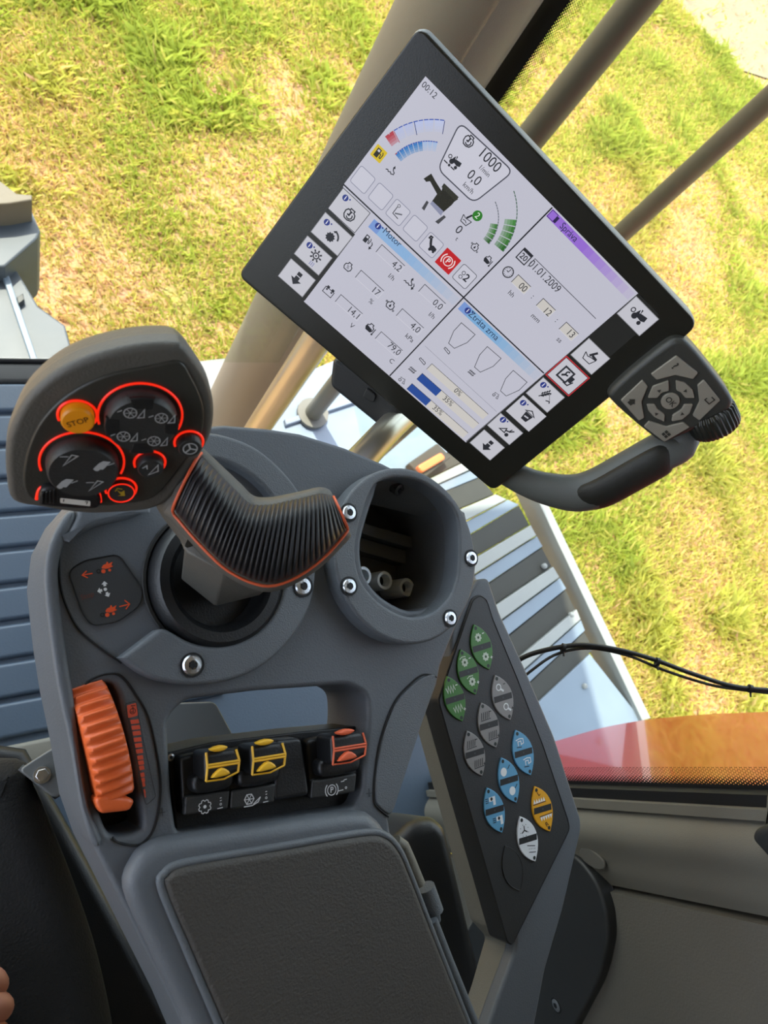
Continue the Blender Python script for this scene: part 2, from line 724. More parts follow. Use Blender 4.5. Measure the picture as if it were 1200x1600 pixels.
GROUND = ground_material('ground_soil', ['9b8e5a', 'aa9060', 'b58c6a', 'a6925e', '98904f'], (1.6, 30), 60, 0.6)
GRAVEL = ground_material('gravel', ['94886f', 'a0947c', '978b74', 'a39982'], (2.5, 60), 90, 0.8)
g = plate('ground', [(-22, -22), (26, -22), (26, 26), (-22, 26)], -0.3, 0.0, GROUND, WORLD, None)
tag(g, 'sunlit lawn ground with bare soil patches outside the cab', 'ground', 'structure')
g0 = level(-CAMZ)
gp = [g0.loc(*p) for p in [(1030, -60), (1045, 5), (1075, 60), (1115, 110), (1150, 150), (1200, 168), (1300, 190)]]
gp = [(x, y) for x, y in gp] + [(22, gp[-1][1]), (22, 22), (gp[0][0], 22)]
gp2 = []
rg = random.Random(3)
for i in range(len(gp)):
    a, b = gp[i], gp[(i + 1) % len(gp)]
    for k in range(8):
        t = k / 8
        j = 0.12 if i < 6 else 0
        gp2.append((a[0] + (b[0] - a[0]) * t + rg.uniform(-j, j), a[1] + (b[1] - a[1]) * t + rg.uniform(-j, j)))
go = plate('gravel_track', gp2, 0.0, 0.012, GRAVEL, WORLD, None)
tag(go, 'pale gravel track at the edge of the lawn', 'gravel', 'structure')


def vnoise(x, y, s, seed):
    """cheap value noise for numpy arrays"""
    x, y = x * s, y * s
    xi, yi = np.floor(x).astype(np.int64), np.floor(y).astype(np.int64)
    fx, fy = x - xi, y - yi
    fx, fy = fx * fx * (3 - 2 * fx), fy * fy * (3 - 2 * fy)

    def h(a, b):
        n = (a * 374761393 + b * 668265263 + seed * 69069) & 0x7fffffff
        n = ((n ^ (n >> 13)) * 1274126177) & 0x7fffffff
        return (n & 0xffff) / 65535.0

    return (h(xi, yi) * (1 - fx) + h(xi + 1, yi) * fx) * (1 - fy) + (h(xi, yi + 1) * (1 - fx) + h(xi + 1, yi + 1) * fx) * fy


def make_grass(n=420000):
    rs = np.random.RandomState(5)
    x = rs.uniform(-1.6, 9.0, n * 2)
    y = rs.uniform(-1.8, 7.5, n * 2)
    # keep what the cab's windows look onto, with a margin; drop what stands under the machine and the gravel
    Mi = np.array(M).T
    P = np.stack([x, y, np.full_like(x, -CAMZ)], 1) @ Mi.T
    u = P[:, 0] / P[:, 2] * FPX + CX
    v = P[:, 1] / P[:, 2] * FPX + CY
    ok = (u > -260) & (u < 1460) & (v > -260) & (v < 1400) & ~((x < 0.95) & (y < 0.7))
    nz = 0.6 * vnoise(x, y, 1.5, 1) + 0.4 * vnoise(x, y, 5.0, 2)
    ok &= rs.uniform(0, 1, len(x)) < np.clip(nz * 1.6 - 0.05, 0.3, 1)
    ga, gb = gp[1], gp[5]
    side = (x - ga[0]) * (gb[1] - ga[1]) - (y - ga[1]) * (gb[0] - ga[0])
    inside = (side * ((20 - ga[0]) * (gb[1] - ga[1]) - (20 - ga[1]) * (gb[0] - ga[0])) > 0)
    ok &= ~inside | (rs.uniform(0, 1, len(x)) < 0.015)
    x, y, nz = x[ok][:n], y[ok][:n], nz[ok][:n]
    n = len(x)
    tuft = np.clip(vnoise(x, y, 3.2, 9) * 2.4 - 1.25, 0, 1)
    L = rs.uniform(0.03, 0.07, n) * (0.75 + 0.5 * nz) + tuft * rs.uniform(0.02, 0.13, n)
    a = rs.uniform(0, 2 * np.pi, n)
    lean = rs.uniform(0.35, 1.25, n)
    wd = rs.uniform(0.0014, 0.0032, n) * (1 + 0.12 * np.hypot(x, y))
    dx, dy = np.cos(a), np.sin(a)
    vs = np.zeros((n, 4, 3))
    vs[:, 0] = np.stack([x - dy * wd, y + dx * wd, np.zeros(n)], 1)
    vs[:, 1] = np.stack([x + dy * wd, y - dx * wd, np.zeros(n)], 1)
    m1 = L * 0.55
    vs[:, 2] = np.stack([x + dx * m1 * np.sin(lean * .6) + dy * wd * .8, y + dy * m1 * np.sin(lean * .6) - dx * wd * .8, m1 * np.cos(lean * .6)], 1)
    vs[:, 3] = np.stack([x + dx * L * np.sin(lean), y + dy * L * np.sin(lean), L * np.cos(lean)], 1)
    me = bpy.data.meshes.new('grass')
    me.vertices.add(n * 4)
    me.vertices.foreach_set('co', vs.reshape(-1))
    idx = (np.arange(n)[:, None] * 4 + np.array([0, 1, 2, 0, 2, 3])[None]).reshape(-1)
    me.loops.add(n * 6)
    me.loops.foreach_set('vertex_index', idx.astype(np.int32))
    me.polygons.add(n * 2)
    me.polygons.foreach_set('loop_start', (np.arange(n * 2) * 3).astype(np.int32))
    me.update(calc_edges=True)
    pal = np.array([lin(c) for c in ('a9b24a', 'bcb955', 'cbbd66', 'cfb572', 'd2ac7c', 'cda27c')])
    q = np.clip((1.0 - nz) * 2.6 + 0.55 + rs.normal(0, 1.25, n) - tuft * 2.4, 0, 5).astype(int)
    far = vnoise(x, y, 0.7, 21)
    q = np.clip(q + (far > 0.62) * 1, 0, 5)
    c = pal[q] * rs.uniform(0.75, 1.15, n)[:, None]
    at = me.color_attributes.new('blade', 'FLOAT_COLOR', 'POINT')
    col = np.ones((n, 4, 4))
    col[:, :, :3] = c[:, None, :]
    at.data.foreach_set('color', col.reshape(-1))
    m = bpy.data.materials.new('grass_blades')
    m.use_nodes = True
    t = m.node_tree
    b = t.nodes['Principled BSDF']
    vc = t.nodes.new('ShaderNodeVertexColor')
    vc.layer_name = 'blade'
    t.links.new(vc.outputs['Color'], b.inputs['Base Color'])
    b.inputs['Roughness'].default_value = 0.7
    b.inputs['Specular IOR Level'].default_value = 0.2
    tl = t.nodes.new('ShaderNodeBsdfTranslucent')
    t.links.new(vc.outputs['Color'], tl.inputs['Color'])
    mx = t.nodes.new('ShaderNodeMixShader')
    mx.inputs['Fac'].default_value = 0.42
    t.links.new(b.outputs[0], mx.inputs[1])
    t.links.new(tl.outputs[0], mx.inputs[2])
    t.links.new(mx.outputs[0], t.nodes['Material Output'].inputs['Surface'])
    me.materials.append(m)
    o = bpy.data.objects.new('grass', me)
    COL.objects.link(o)
    tag(o, 'patchy yellow-green grass blades covering the lawn', 'grass', 'stuff')


make_grass()

# cab shell --------------------------------------------------------
ROOFZ = CAMZ + 0.72
fl = plate('floor', [(-1.05, -0.95), (0.60, -0.95), (0.60, 0.28), (0.40, 0.36), (0.27, 0.50), (0.27, 0.60), (-1.05, 0.60)], FLZ - 0.06, FLZ, FLOORM, WORLD, None)
tag(fl, 'blue-grey cab floor with wide raised ridges', 'floor', 'structure')
rid = None
y0 = 0.045
for k in range(10):
    lo, hi = (-0.70, y0 + k * 0.0535, FLZ - 0.004), (0.27, y0 + k * 0.0535 + 0.047, FLZ + 0.009)
    if rid is None:
        rid = box('ridge', lo, hi, FLOORM, fl, 0.006)
        base0 = lo
    else:
        r2 = rid.copy()
        COL.objects.link(r2)
        r2.location = (0, lo[1] - base0[1], 0)
        r2.parent = fl
box_ = box('threshold', (-0.70, 0.005, FLZ - 0.004), (0.075, 0.035, FLZ + 0.02), TAN, fl, 0.006)

ce = box('ceiling', (-1.25, -1.1, ROOFZ), (1.20, 1.60, ROOFZ + 0.16), TAN, None, 0.03)
tag(ce, 'pale cab roof over the operator seat', 'roof', 'structure')
wr = box('wall_rear', (-1.05, -0.98, FLZ), (0.62, -0.92, ROOFZ), WALLM)
tag(wr, 'grey rear cab wall behind the seat', 'wall', 'structure')
ws = box('wall_front', (-1.05, 0.575, FLZ - 0.05), (0.27, 0.612, FLZ + 0.006), DARK, None, 0.008)
tag(ws, 'dark sill below the windscreen', 'wall', 'structure')
wl = box('wall_left', (-1.10, -0.95, FLZ - 0.05), (-1.04, 0.62, FLZ + 0.25), WALLM)
tag(wl, 'low cab wall below the door window', 'wall', 'structure')

RW = Frame((0.60, 0, CAMZ), (-1, 0, 0), (0, 0, 1))      # plane of the side window
XF = [RW.hit(*p).y for p in [(871, 0), (893, 0), (921, 0), (771, 140), (786, 140), (804, 140)]]
YA0, YA1, YA2 = (XF[0] + XF[3]) / 2, (XF[1] + XF[4]) / 2, (XF[2] + XF[5]) / 2
YB0 = (RW.hit(1000, 1222).y + RW.hit(1190, 1240).y) / 2
YB1 = (RW.hit(930, 1388).y + RW.hit(1195, 1416).y) / 2
print('glass', YA0, YA1, YA2, YB0, YB1)

gr_ = box('window_1', (0.604, YB0 - 0.03, FLZ), (0.609, YA0 + 0.05, ROOFZ), GLASS)
tag(gr_, 'clear side window on the right of the cab', 'window', 'structure')
gf = box('window_2', (-1.0, 0.618, FLZ), (0.47, 0.623, ROOFZ), GLASS)
tag(gf, 'clear front windscreen reaching down to the floor', 'window', 'structure')


def frit(name, y_solid, y_clear, y_end, x, parent):
    """strip on the side window: solid black from y_end to y_solid, dots thinning out towards y_clear"""
    me = bpy.data.meshes.new(name)
    z0, z1 = FLZ, ROOFZ
    ys = [y_end, y_solid, y_clear]
    me.from_pydata([(x, y, z) for y in ys for z in (z0, z1)], [], [(0, 1, 3, 2), (2, 3, 5, 4)])
    uv = me.uv_layers.new(name='UVMap')
    for p in me.polygons:
        for li in p.loop_indices:
            co = me.vertices[me.loops[li].vertex_index].co
            uv.data[li].uv = ((co.y - y_solid) * (1 if y_clear > y_solid else -1), co.z - z0)
    return finish(name, me, FRIT, parent, 0)


tag(frit('enamel_border', YA1, YA2 - 0.002, YA0 + 0.03, 0.6025, gr_), 'black enamel border with dots along the front pillar')
tag(frit('enamel_border', YB0 + 0.003, YB0 + 0.020, YB0 - 0.02, 0.6025, gr_), 'black enamel border with dots along the rear pillar')
box('seal', (0.585, YB0 - 0.012, FLZ), (0.603, YB0 - 0.001, ROOFZ), SEAMM, gr_, 0.003)
box('seal', (0.578, YB0 - 0.022, FLZ), (0.603, YB0 - 0.012, ROOFZ), TAN, gr_, 0.004)
box('seal', (-1.0, 0.610, FLZ), (0.27, 0.617, FLZ + 0.010), SEAMM, gf, 0.004)
for lv in ((-1.08, 0.60), (-1.08, -0.95)):
    pl = box('trim_3', (lv[0], lv[1], FLZ), (lv[0] + 0.09, lv[1] + 0.09, ROOFZ), TAN, None, 0.02)
    tag(pl, 'left cab pillar beside the windscreen' if lv[1] > 0 else 'left cab pillar at the rear wall', 'pillar', 'structure')

# A pillar
pr = []
for k in range(28):
    a = 2 * math.pi * k / 28
    pr.append((0.525 + 0.088 * math.cos(a) * 0.80, 0.745 + 0.080 * math.sin(a)))
pil = plate('trim_1', pr, FLZ - 0.9, ROOFZ, TAN, WORLD, None)
tag(pil, 'round warm-grey corner pillar between windscreen and side window', 'pillar', 'structure')
al = tube('grab_pole', [V(0.487, 0.585, FLZ - 0.7), V(0.487, 0.585, CAMZ - 0.62)], 0.026, ALU, None, 20)
tag(al, 'bright silver upright tube between the console and the corner pillar', 'pole')

# B pillar trim and cladding
prof = [(0.606, YB0 - 0.02), (0.585, YB0 - 0.024), (0.572, YB0 - 0.036), (0.568, YB0 - 0.052), (0.576, YB0 - 0.075),
        (0.582, YB1 + 0.02), (0.590, YB1 + 0.004), (0.606, YB1 + 0.002)]
prof2 = catmull([(a, b) for a, b in prof[1:7]], 5, False)
tr = plate('trim_2', [(0.66, YB0 - 0.02)] + prof2 + [(0.66, YB1 + 0.002)], FLZ, ROOFZ, TAN, WORLD, None)
tag(tr, 'warm-grey rear pillar trim beside the side window', 'pillar', 'structure')
wq = box('wall_right', (0.585, -0.95, FLZ), (0.66, YB1 - 0.002, ROOFZ), WALLM, None, 0.004)
tag(wq, 'grained grey cladding behind the rear pillar trim', 'wall', 'structure')
RW2 = Frame((0.583, 0, CAMZ), (-1, 0, 0), (0, 0, 1))
oc = pplate('cap', catmull([(912, 1322), (926, 1330), (942, 1345), (943, 1358), (930, 1358), (912, 1346), (905, 1332)], 4), 0, 0.004,
            pmat('cap_grey', '5f5d56', 0.55, grain=0.3), Frame((0.577, 0, CAMZ), (-1, 0, 0), (0, 0, 1)), tr, 0.0015)
tag(oc, 'oval grey plug')
pn = pplate('cladding_panel', [(800, 1340), (893, 1335), (908, 1348), (931, 1378), (947, 1420), (951, 1465), (938, 1528), (900, 1600),
                                (860, 1680), (780, 1760), (700, 1500)], -0.01, 0.012, DARK, RW2, wq, 0.004, sm=0, rnd=0.03)
tag(pn, 'rounded black lower panel')
screw(RW2, 869, 1571, 0.012, 0.0075, wq, GREY2)
hk = thing('coat_hook', 'dark grip hook on the rear pillar trim', 'hook', RW2.hit(1200, 1320))
pplate('grip', [(1172, 1312), (1176, 1297), (1190, 1291), (1260, 1288), (1260, 1380), (1215, 1360)], 0.0, 0.03, DARK, RW2, hk, 0.006, rnd=0.006)
pplate('strap', [(1196, 1240), (1260, 1245), (1260, 1300), (1192, 1294)], 0.0, 0.02, TAN, RW2, hk, 0.004, rnd=0.004)

# ------------------------------------------------------------------ outside the cab
for (x, y, r, zt, lab) in ((0.845, 0.842, 0.026, CAMZ + 0.5, 'thick dark grey handrail post outside the side window, nearer the corner pillar'),
                           (0.960, 0.648, 0.0165, CAMZ + 0.5, 'thin grey handrail post outside the side window, farther from the pillar')):
    p = thing('handrail_post', lab, 'handrail', V(x, y, CAMZ - 1.888), group='handrail posts of the side platform')
    tube('post', [V(x, y, CAMZ - 1.888), V(x, y, zt)], r, RAILM, p, 20)
    lathe('flange', [(0, 0.012), (r * 1.9, 0.012), (r * 1.9, 0), (0, 0)], Frame(V(x, y, CAMZ - 1.888), (0, 0, 1), (0, 1, 0)), RAILM, p, 20)

PZ = level(-1.90)
pf = thing('access_platform', 'pale steel access platform, blue shade tinted in, with black tread strips beside the cab', 'platform', PZ.hit(800, 950))
treads = [[(645, 728), (720, 690), (737, 715), (660, 752)],
          [(676, 776), (750, 746), (772, 772), (700, 802)],
          [(718, 846), (811, 790), (827, 820), (735, 874)],
          [(752, 920), (847, 856), (862, 885), (768, 948)],
          [(790, 998), (884, 922), (899, 952), (806, 1030)],
          [(812, 1082), (913, 988), (928, 1014), (830, 1112)]]
for q in treads:
    pplate('tread', q, -0.03, -0.004, TREAD, PZ, pf, 0.002)
bars = []
for a, b in zip(treads, treads[1:]):
    # two angle bars fill the space between neighbouring treads
    A0, A1, B0, B1 = Vector(a[3]), Vector(a[2]), Vector(b[0]), Vector(b[1])
    for (t0, t1, m_, h) in ((0.04, 0.48, WHITEST, 0.010), (0.52, 0.97, BLUEST, 0.0)):  # second bar: same pale steel with sky-blue shade tinted into its colour
        q = [A0.lerp(B0, t0), A1.lerp(B1, t0), A1.lerp(B1, t1), A0.lerp(B0, t1)]
        d = (q[1] - q[0]) * 0.02
        q = [tuple(q[0] - d), tuple(q[1] + d), tuple(q[2] + d), tuple(q[3] - d)]
        pplate('cross_bar', q, -0.045, h, m_, PZ, pf, 0.003)
ed = [(752, 690), (838, 752), (1016, 1123), (1004, 1124), (826, 768), (742, 704)]
pplate('side_rail', [(822, 742), (836, 745), (1017, 1122), (1004, 1126)], -0.07, 0.022, WHITEST, PZ, pf, 0.003)
pplate('end_plate', [(830, 1108), (922, 1022), (1004, 1126), (960, 1190), (860, 1230)], -0.05, 0.004, BLUEST, PZ, pf, 0.003)
pplate('landing_plate', [(405, 690), (470, 585), (530, 560), (700, 650), (735, 690), (660, 725), (620, 790), (560, 800)], -0.06, 0.006, pmat('pale_blue_deck', '687784', 0.35, var=0.1), PZ, pf, 0.003)
pplate('landing_rib', [(445, 655), (560, 618), (562, 626), (447, 664)], 0.004, 0.022, BLUEST, PZ, pf, 0.003)
for q in ((842, 884), (884, 960), (770, 1010), (905, 1072)):
    lathe('rivet', [(0, 0.006), (0.006, 0.004), (0.009, 0.0), (0.009, -0.01), (0, -0.01)], PZ.at(q[0] + 10, q[1], 0.012), WHITEST, pf, 14)
mk = thing('marker_lamp', 'small amber marker lamp on the platform below the monitor', 'lamp', PZ.hit(680, 718, 0.03))
pplate('lens', [(652, 728), (690, 706), (697, 716), (660, 738)], 0.030, 0.06, AMBER, PZ, mk, 0.005, rnd=0.01)
pplate('housing', [(638, 724), (684, 692), (705, 714), (662, 748)], 0.012, 0.042, TREAD, PZ, mk, 0.004, rnd=0.008)

cvz = level(-1.75)
mc = thing('header_cover', 'grey-blue stepped machine cover on the lawn side of the windscreen', 'machine cover', cvz.hit(40, 470))
pplate('lower_plate', [(-60, 420), (26, 421), (60, 478), (102, 508), (112, 545), (114, 640), (-60, 640)], -0.3, 0.0, COVER, cvz, mc, 0.006)
pplate('crease', [(4, 432), (14, 430), (72, 600), (62, 602)], -0.01, 0.012, BLUEST, cvz, mc, 0.003)
pplate('upper_plate', [(-60, 328), (47, 322), (63, 360), (58, 372), (8, 416), (-60, 420)], -0.2, 0.06, COVER, cvz, mc, 0.006)
pplate('top_plate', [(-60, 268), (0, 282), (26, 302), (50, 304), (50, 312), (14, 318), (-60, 322)], -0.1, 0.14, pmat('cover_brown', '5d5446', 0.6, var=0.2), cvz, mc, 0.004)
pplate('latch', [(26, 464), (36, 458), (38, 468), (29, 474)], -0.01, 0.02, DARK, cvz, mc, 0.002)
pplate('deck_corner', [(295, 566), (346, 560), (420, 556), (420, 640), (295, 640)], -0.3, 0.0, pmat('deck_pale', '6a6c69', 0.5, var=0.1), cvz, mc, 0.003)

RP = Frame((0, -0.215, CAMZ), (0, 1, 0), (0, 0, 1))
rp = plate('body_panel', fillet([(-0.64, -1.57), (-1.17, -1.555), (-1.33, -1.55), (-1.40, -1.46), (-1.41, -1.29), (-1.37, -1.07), (-1.28, -0.55), (-1.15, 0.1), (-0.64, 0.1)], 0.08),
           -0.02, 0.0, REDP, RP, None, 0.003)
tag(rp, 'glossy red machine body panel outside the rear of the side window', 'body panel')

# cables
cb = thing('cable_bundle', 'black cable bundle with ties hanging along the side window', 'cable', W(1000, 1020, 0.60))
c1 = catmull([W(790, 1045, 0.625), W(830, 1022, 0.625), (W(900, 1008, 0.630)), W(960, 1014, 0.635), W(1020, 1030, 0.640), W(1080, 1052, 0.645), W(1150, 1073, 0.650), W(1230, 1080, 0.655)], 8, False)
c2 = catmull([W(800, 1075, 0.625), W(830, 1048, 0.625), W(870, 1022, 0.627), W(920, 1013, 0.633), W(980, 1024, 0.637), W(1040, 1048, 0.642), W(1110, 1070, 0.647), W(1160, 1078, 0.651), W(1230, 1086, 0.655)], 8, False)
tube('cable', c1, 0.0021, CABLE, cb, 10)
tube('cable', c2, 0.0013, CABLE, cb, 8)
for (px, py, z) in ((880, 1012, .628), (1027, 1034, 0.640), (1172, 1076, 0.651)):
    o = W(px, py, z)
    d = (W(px + 10, py + 3, z) - o).normalized()
    lathe('cable_tie', [(0, .0015), (0.0038, .0015), (0.0038, -.0015), (0, -.0015)], Frame(o, d, (0, 0, 1)), CABLE, cb, 14)
    tube('tie_tail', [o, W(px + 1, py + 13, z - 0.004)], 0.0009, CABLE, cb, 6)


# ================================================================== ARMREST CONSOLE
C = Frame(W(632, 868, 0.47), cv(0.57, -0.17, -0.80), cv(-0.37, -0.92, -0.12))
con = thing('armrest_console', 'grey plastic armrest console with switches, joystick well and round storage pocket', 'console', C.w(-0.05, -0.08, -0.05))

# openings
SWO = C.locs([(262, 1122), (290, 1093), (400, 1079), (545, 1069), (573, 1084), (576, 1118), (566, 1240), (556, 1262), (400, 1285),
              (277, 1304), (268, 1240)])
SWO = fillet(SWO, 0.005)
POCK_PX = [(591, 743), (622, 735), (660, 745), (695, 768), (719, 798), (718, 840), (717, 887), (712, 912), (702, 934), (677, 957), (640, 964), (600, 946),
           (572, 918), (559, 887), (557, 845), (569, 798), (580, 768)]
THS = C.locs([(136, 1080), (150, 1071), (174, 1068), (186, 1086), (198, 1140), (211, 1200), (224, 1282), (216, 1300), (176, 1306), (158, 1276), (146, 1236), (138, 1180), (132, 1130)])
THS = catmull(THS, 4)
WELL = C.at(338, 905)
wl0 = C.loc(338, 905)

body_px = [(420, 669), (470, 677), (540, 699), (600, 724), (650, 750), (728, 800), (746, 880), (738, 930), (712, 985), (690, 1040), (684, 1070), (660, 1135), (622, 1250), (608, 1277), (612, 1302),
           (640, 1350), (668, 1428), (735, 1600), (815, 1800), (370, 1800), (285, 1600), (250, 1530), (190, 1410), (150, 1330), (126, 1262),
           (110, 1170), (92, 1085), (80, 1010), (69, 910), (76, 850), (100, 803), (112, 790), (150, 745), (220, 695), (300, 668), (350, 663)]
body = C.locs(body_px)
podE = C.loc(632, 868)
hole_pod = offs(catmull(C.locs(POCK_PX), 3), -0.004)
o = plate('shell', [body, SWO, THS, circ(wl0[0], wl0[1], 0.036, 40), hole_pod], -0.05, 0.0, GREY, C, con, 0.003, 3)

# lower skirt of the console shell, narrower, seen through the gaps
sk = offs(C.locs([(150, 800), (480, 700), (700, 860), (650, 1050), (560, 1068), (300, 1090), (120, 1060)]), -0.012)
# left raised rim
rim = [(104, 800), (76, 850), (69, 910), (80, 1010), (92, 1085), (110, 1170), (126, 1262), (146, 1322), (160, 1312), (140, 1262), (126, 1180),
       (118, 1100), (108, 1040), (100, 985), (92, 910), (97, 860), (120, 806)]
pplate('edge_rim', rim, -0.02, 0.0055, GREY, C, con, 0.0025, sm=3)
# top-left stub behind the joystick head
pplate('corner_rib', [(96, 848), (120, 806), (122, 786), (240, 792), (214, 806), (150, 822)], -0.01, 0.006, GREY, C, con, 0.003, rnd=0.002)

# joystick panel seam
def seam(px, h=0.0003, r=0.0006, parent=con, name='seam', sm=True):
    pts = [tuple(C.hit(*p, h)) for p in px]
    return tube(name, catmull(pts, 5, False) if sm else pts, r, SEAMM, parent, 6)


seam([(100, 815), (93, 855), (94, 910), (105, 950), (125, 985), (160, 1015), (190, 1036)])
seam([(126, 1092), (131, 1076), (142, 1062), (168, 1053), (190, 1057), (212, 1085), (231, 1118), (244, 1170), (251, 1224), (248, 1265), (240, 1296), (228, 1313),
      (213, 1321), (186, 1317), (176, 1308)])
seam([(607, 1276), (590, 1262), (584, 1248), (586, 1205), (596, 1150), (616, 1098), (640, 1070), (662, 1054), (682, 1058)])
# side flap, slightly proud
pplate('side_flap', [(607, 1272), (592, 1260), (587, 1246), (589, 1205), (599, 1152), (619, 1100), (642, 1073), (664, 1057), (682, 1060), (660, 1130), (622, 1246), (614, 1268)],
       -0.004, 0.0012, GREY2, C, con, 0.001, sm=3)

# crescent bezel round the joystick well
outer = [(188, 1028), (228, 1056), (270, 1068), (313, 1070), (365, 1062), (415, 1038), (455, 1000), (482, 955), (494, 905), (494, 850), (485, 805), (467, 766), (436, 728), (395, 696), (341, 677), (300, 676)]
inner = [(300, 716), (341, 718), (385, 738), (420, 770), (440, 810), (450, 860), (448, 905), (436, 945), (412, 980), (378, 1002), (340, 1010), (300, 1004), (262, 984), (246, 984)]
oc_ = catmull(C.locs(outer, 0.008), 4, False)
ic_ = catmull(C.locs(inner, 0.008), 4, False)
plate('well_bezel', oc_ + ic_, -0.01, 0.008, GREY2, C, con, 0.0025, 3)
for p in ((300, 1039), (473, 916)):
    screw(C, p[0], p[1], 0.008, 0.0052, con)
# well floor with stepped collar and boot
lathe('well_cup', [(0.0405, 0.0004), (0.040, 0.0012), (0.0385, 0.0012), (0.036, -0.002), (0.034, -0.014), (0.020, -0.020), (0, -0.020)], WELL, DARK, con, 48)
lathe('boot_collar', [(0.0375, 0.000), (0.0372, 0.006), (0.034, 0.0095), (0.029, 0.0095), (0.026, 0.006), (0.025, -0.006), (0.0, -0.006)], WELL, BLACK, con, 48)

# decal panel left of the joystick
dq = fillet(C.locs([(106, 893), (130, 876), (185, 866), (222, 920), (218, 946), (182, 972), (143, 978), (128, 958)]), 0.004)
plate('decal_plate', dq, -0.001, 0.0004, pmat('decal_grey', '3f4245', 0.45, grain=0.2), C, con, 0.0002)
tube('decal_outline', [C.w(x, y, 0.0006) for x, y in dq], 0.00035, SEAMM, con, 5, closed=True)
dk = Ink(C, 0.0006)
OR = 'e8562a'


def px2(fr, h=0.0):
    return lambda x, y: fr.loc(x, y, h)


def pxs(fr, x, y):
    """metres per pixel at that place of a frame"""
    return (fr.hit(x, y) - CAM).dot(cv(0, 0, 1)) / FPX


L = px2(C)


def sk_tractor(k, cx, cy, s, col, flip=1):
    """little machine pictogram in pixel units about (cx,cy)"""
    P = lambda a, b: L(cx + flip * a * s, cy + b * s)
    k.poly([P(-5, 0), P(-3, -3.5), P(1, -5), P(2, -8), P(4, -7.5), P(4, -5), P(10, -8), P(8, -3), P(11, -2), P(5, 1), P(-3, 2.5)], col)
    mm = s * pxs(C, cx, cy)
    for a, b, r in ((-2.5, 5, 2.8), (6, 3.4, 2.0)):
        c_ = P(a, b)
        k.disc(c_[0], c_[1], r * mm, col, 1)
        k.ringo(c_[0], c_[1], (r + 0.5) * mm, 0.8 * mm, '3f4245', 2)
    c_ = P(-9, 5)
    k.ringo(c_[0], c_[1], 2.4 * mm, 1.2 * mm, '15161a', 1)


mpp = pxs(C, 160, 920)
sk_tractor(dk, 164, 887, 1.15, OR)
dk.line([L(144, 896), L(128, 899)], 1.6 * mpp, OR)
dk.line([L(135, 892), L(128, 899), L(137, 903)], 1.6 * mpp, OR)
sk_tractor(dk, 170, 955, 1.15, OR)
dk.line([L(186, 948), L(202, 944)], 1.6 * mpp, OR)
dk.line([L(194, 938), L(202, 944), L(196, 952)], 1.6 * mpp, OR)
c_ = L(164, 921)
dk.disc(c_[0], c_[1], 2.6 * mpp, 'dfe2e4')
for (a, b) in ((-1.5, -12), (-13, 3.5), (5, 11)):
    d = Vector((a, b)).normalized()
    n_ = Vector((-d.y, d.x))
    t0, t1, t2 = Vector((164, 921)) + d * 5, Vector((164, 921)) + d * 8, Vector((164, 921)) + d * 13
    dk.line([L(*t0), L(*t1)], 4 * mpp, 'dfe2e4')
    dk.poly([L(*(t1 + n_ * 5)), L(*t2), L(*(t1 - n_ * 5))], 'dfe2e4')
c_ = L(136, 931)
rowv = Vector(L(150, 927)) - Vector(L(125, 935))
dk.text('Stop', c_[0], c_[1], 11 * mpp, '6b3a30', rot=math.atan2(rowv.y, rowv.x))
dk.build('direction_decal', con)

# throttle: seam-bounded bezel carries a printed scale
tk = Ink(C, 0.0004)
mp2 = pxs(C, 200, 1150)
sc = C.locs([(195, 1100), (212, 1095), (216, 1118), (224, 1160), (243, 1245), (228, 1258), (222, 1240), (205, 1150)])
tk.line(fillet(sc, 0.0012), 0.9 * mp2, '22262a', 1, True)
tk.poly(fillet(C.locs([(198, 1102), (213, 1098), (215, 1118), (200, 1122)]), 0.0006), 'd9573b', 0)
c_ = L(207, 1111)
tk.ringo(c_[0], c_[1], 4.2 * mp2, 1.1 * mp2, '2a1512', 1)
tk.line([L(204, 1103), L(211, 1102)], 1.3 * mp2, '2a1512')
tk.line([L(207, 1104), L(208, 1113), L(204, 1112)], 1.2 * mp2, '2a1512')
ends = [(1125, 13), (1134, 13), (1143, 12.5), (1153, 11.5), (1162, 11), (1171, 10.5), (1181, 9), (1189, 8.5), (1197, 7.5), (1208, 6), (1216, 5), (1223, 4), (1234, 2.5), (1240, 1.6)]
for i, (y, wd) in enumerate(ends):
    x0 = 203 + (y - 1125) * 0.19
    tk.poly(C.locs([(x0, y), (x0 + wd, y - 1.5), (x0 + wd + 1.3, y + 5), (x0 + 1.3, y + 6.5)]), 'd9573b', 0)
tk.build('throttle_scale', con)

# throttle pocket and orange wheel
plate('throttle_pocket', offs(THS, 0.004), -0.034, -0.028, BLACK, C, con)
wf0 = C.hit(148, 1090, 0.0)
cl = C.loc(172, 1182)
ax0, ax1 = Vector(C.loc(146, 1100)), Vector(C.loc(184, 1262))
ydir = (ax0 - ax1).normalized()
wx = C.X * ydir.y - C.Y * ydir.x          # wheel axle
wy = C.X * ydir.x + C.Y * ydir.y          # along the slot
wn = C.N


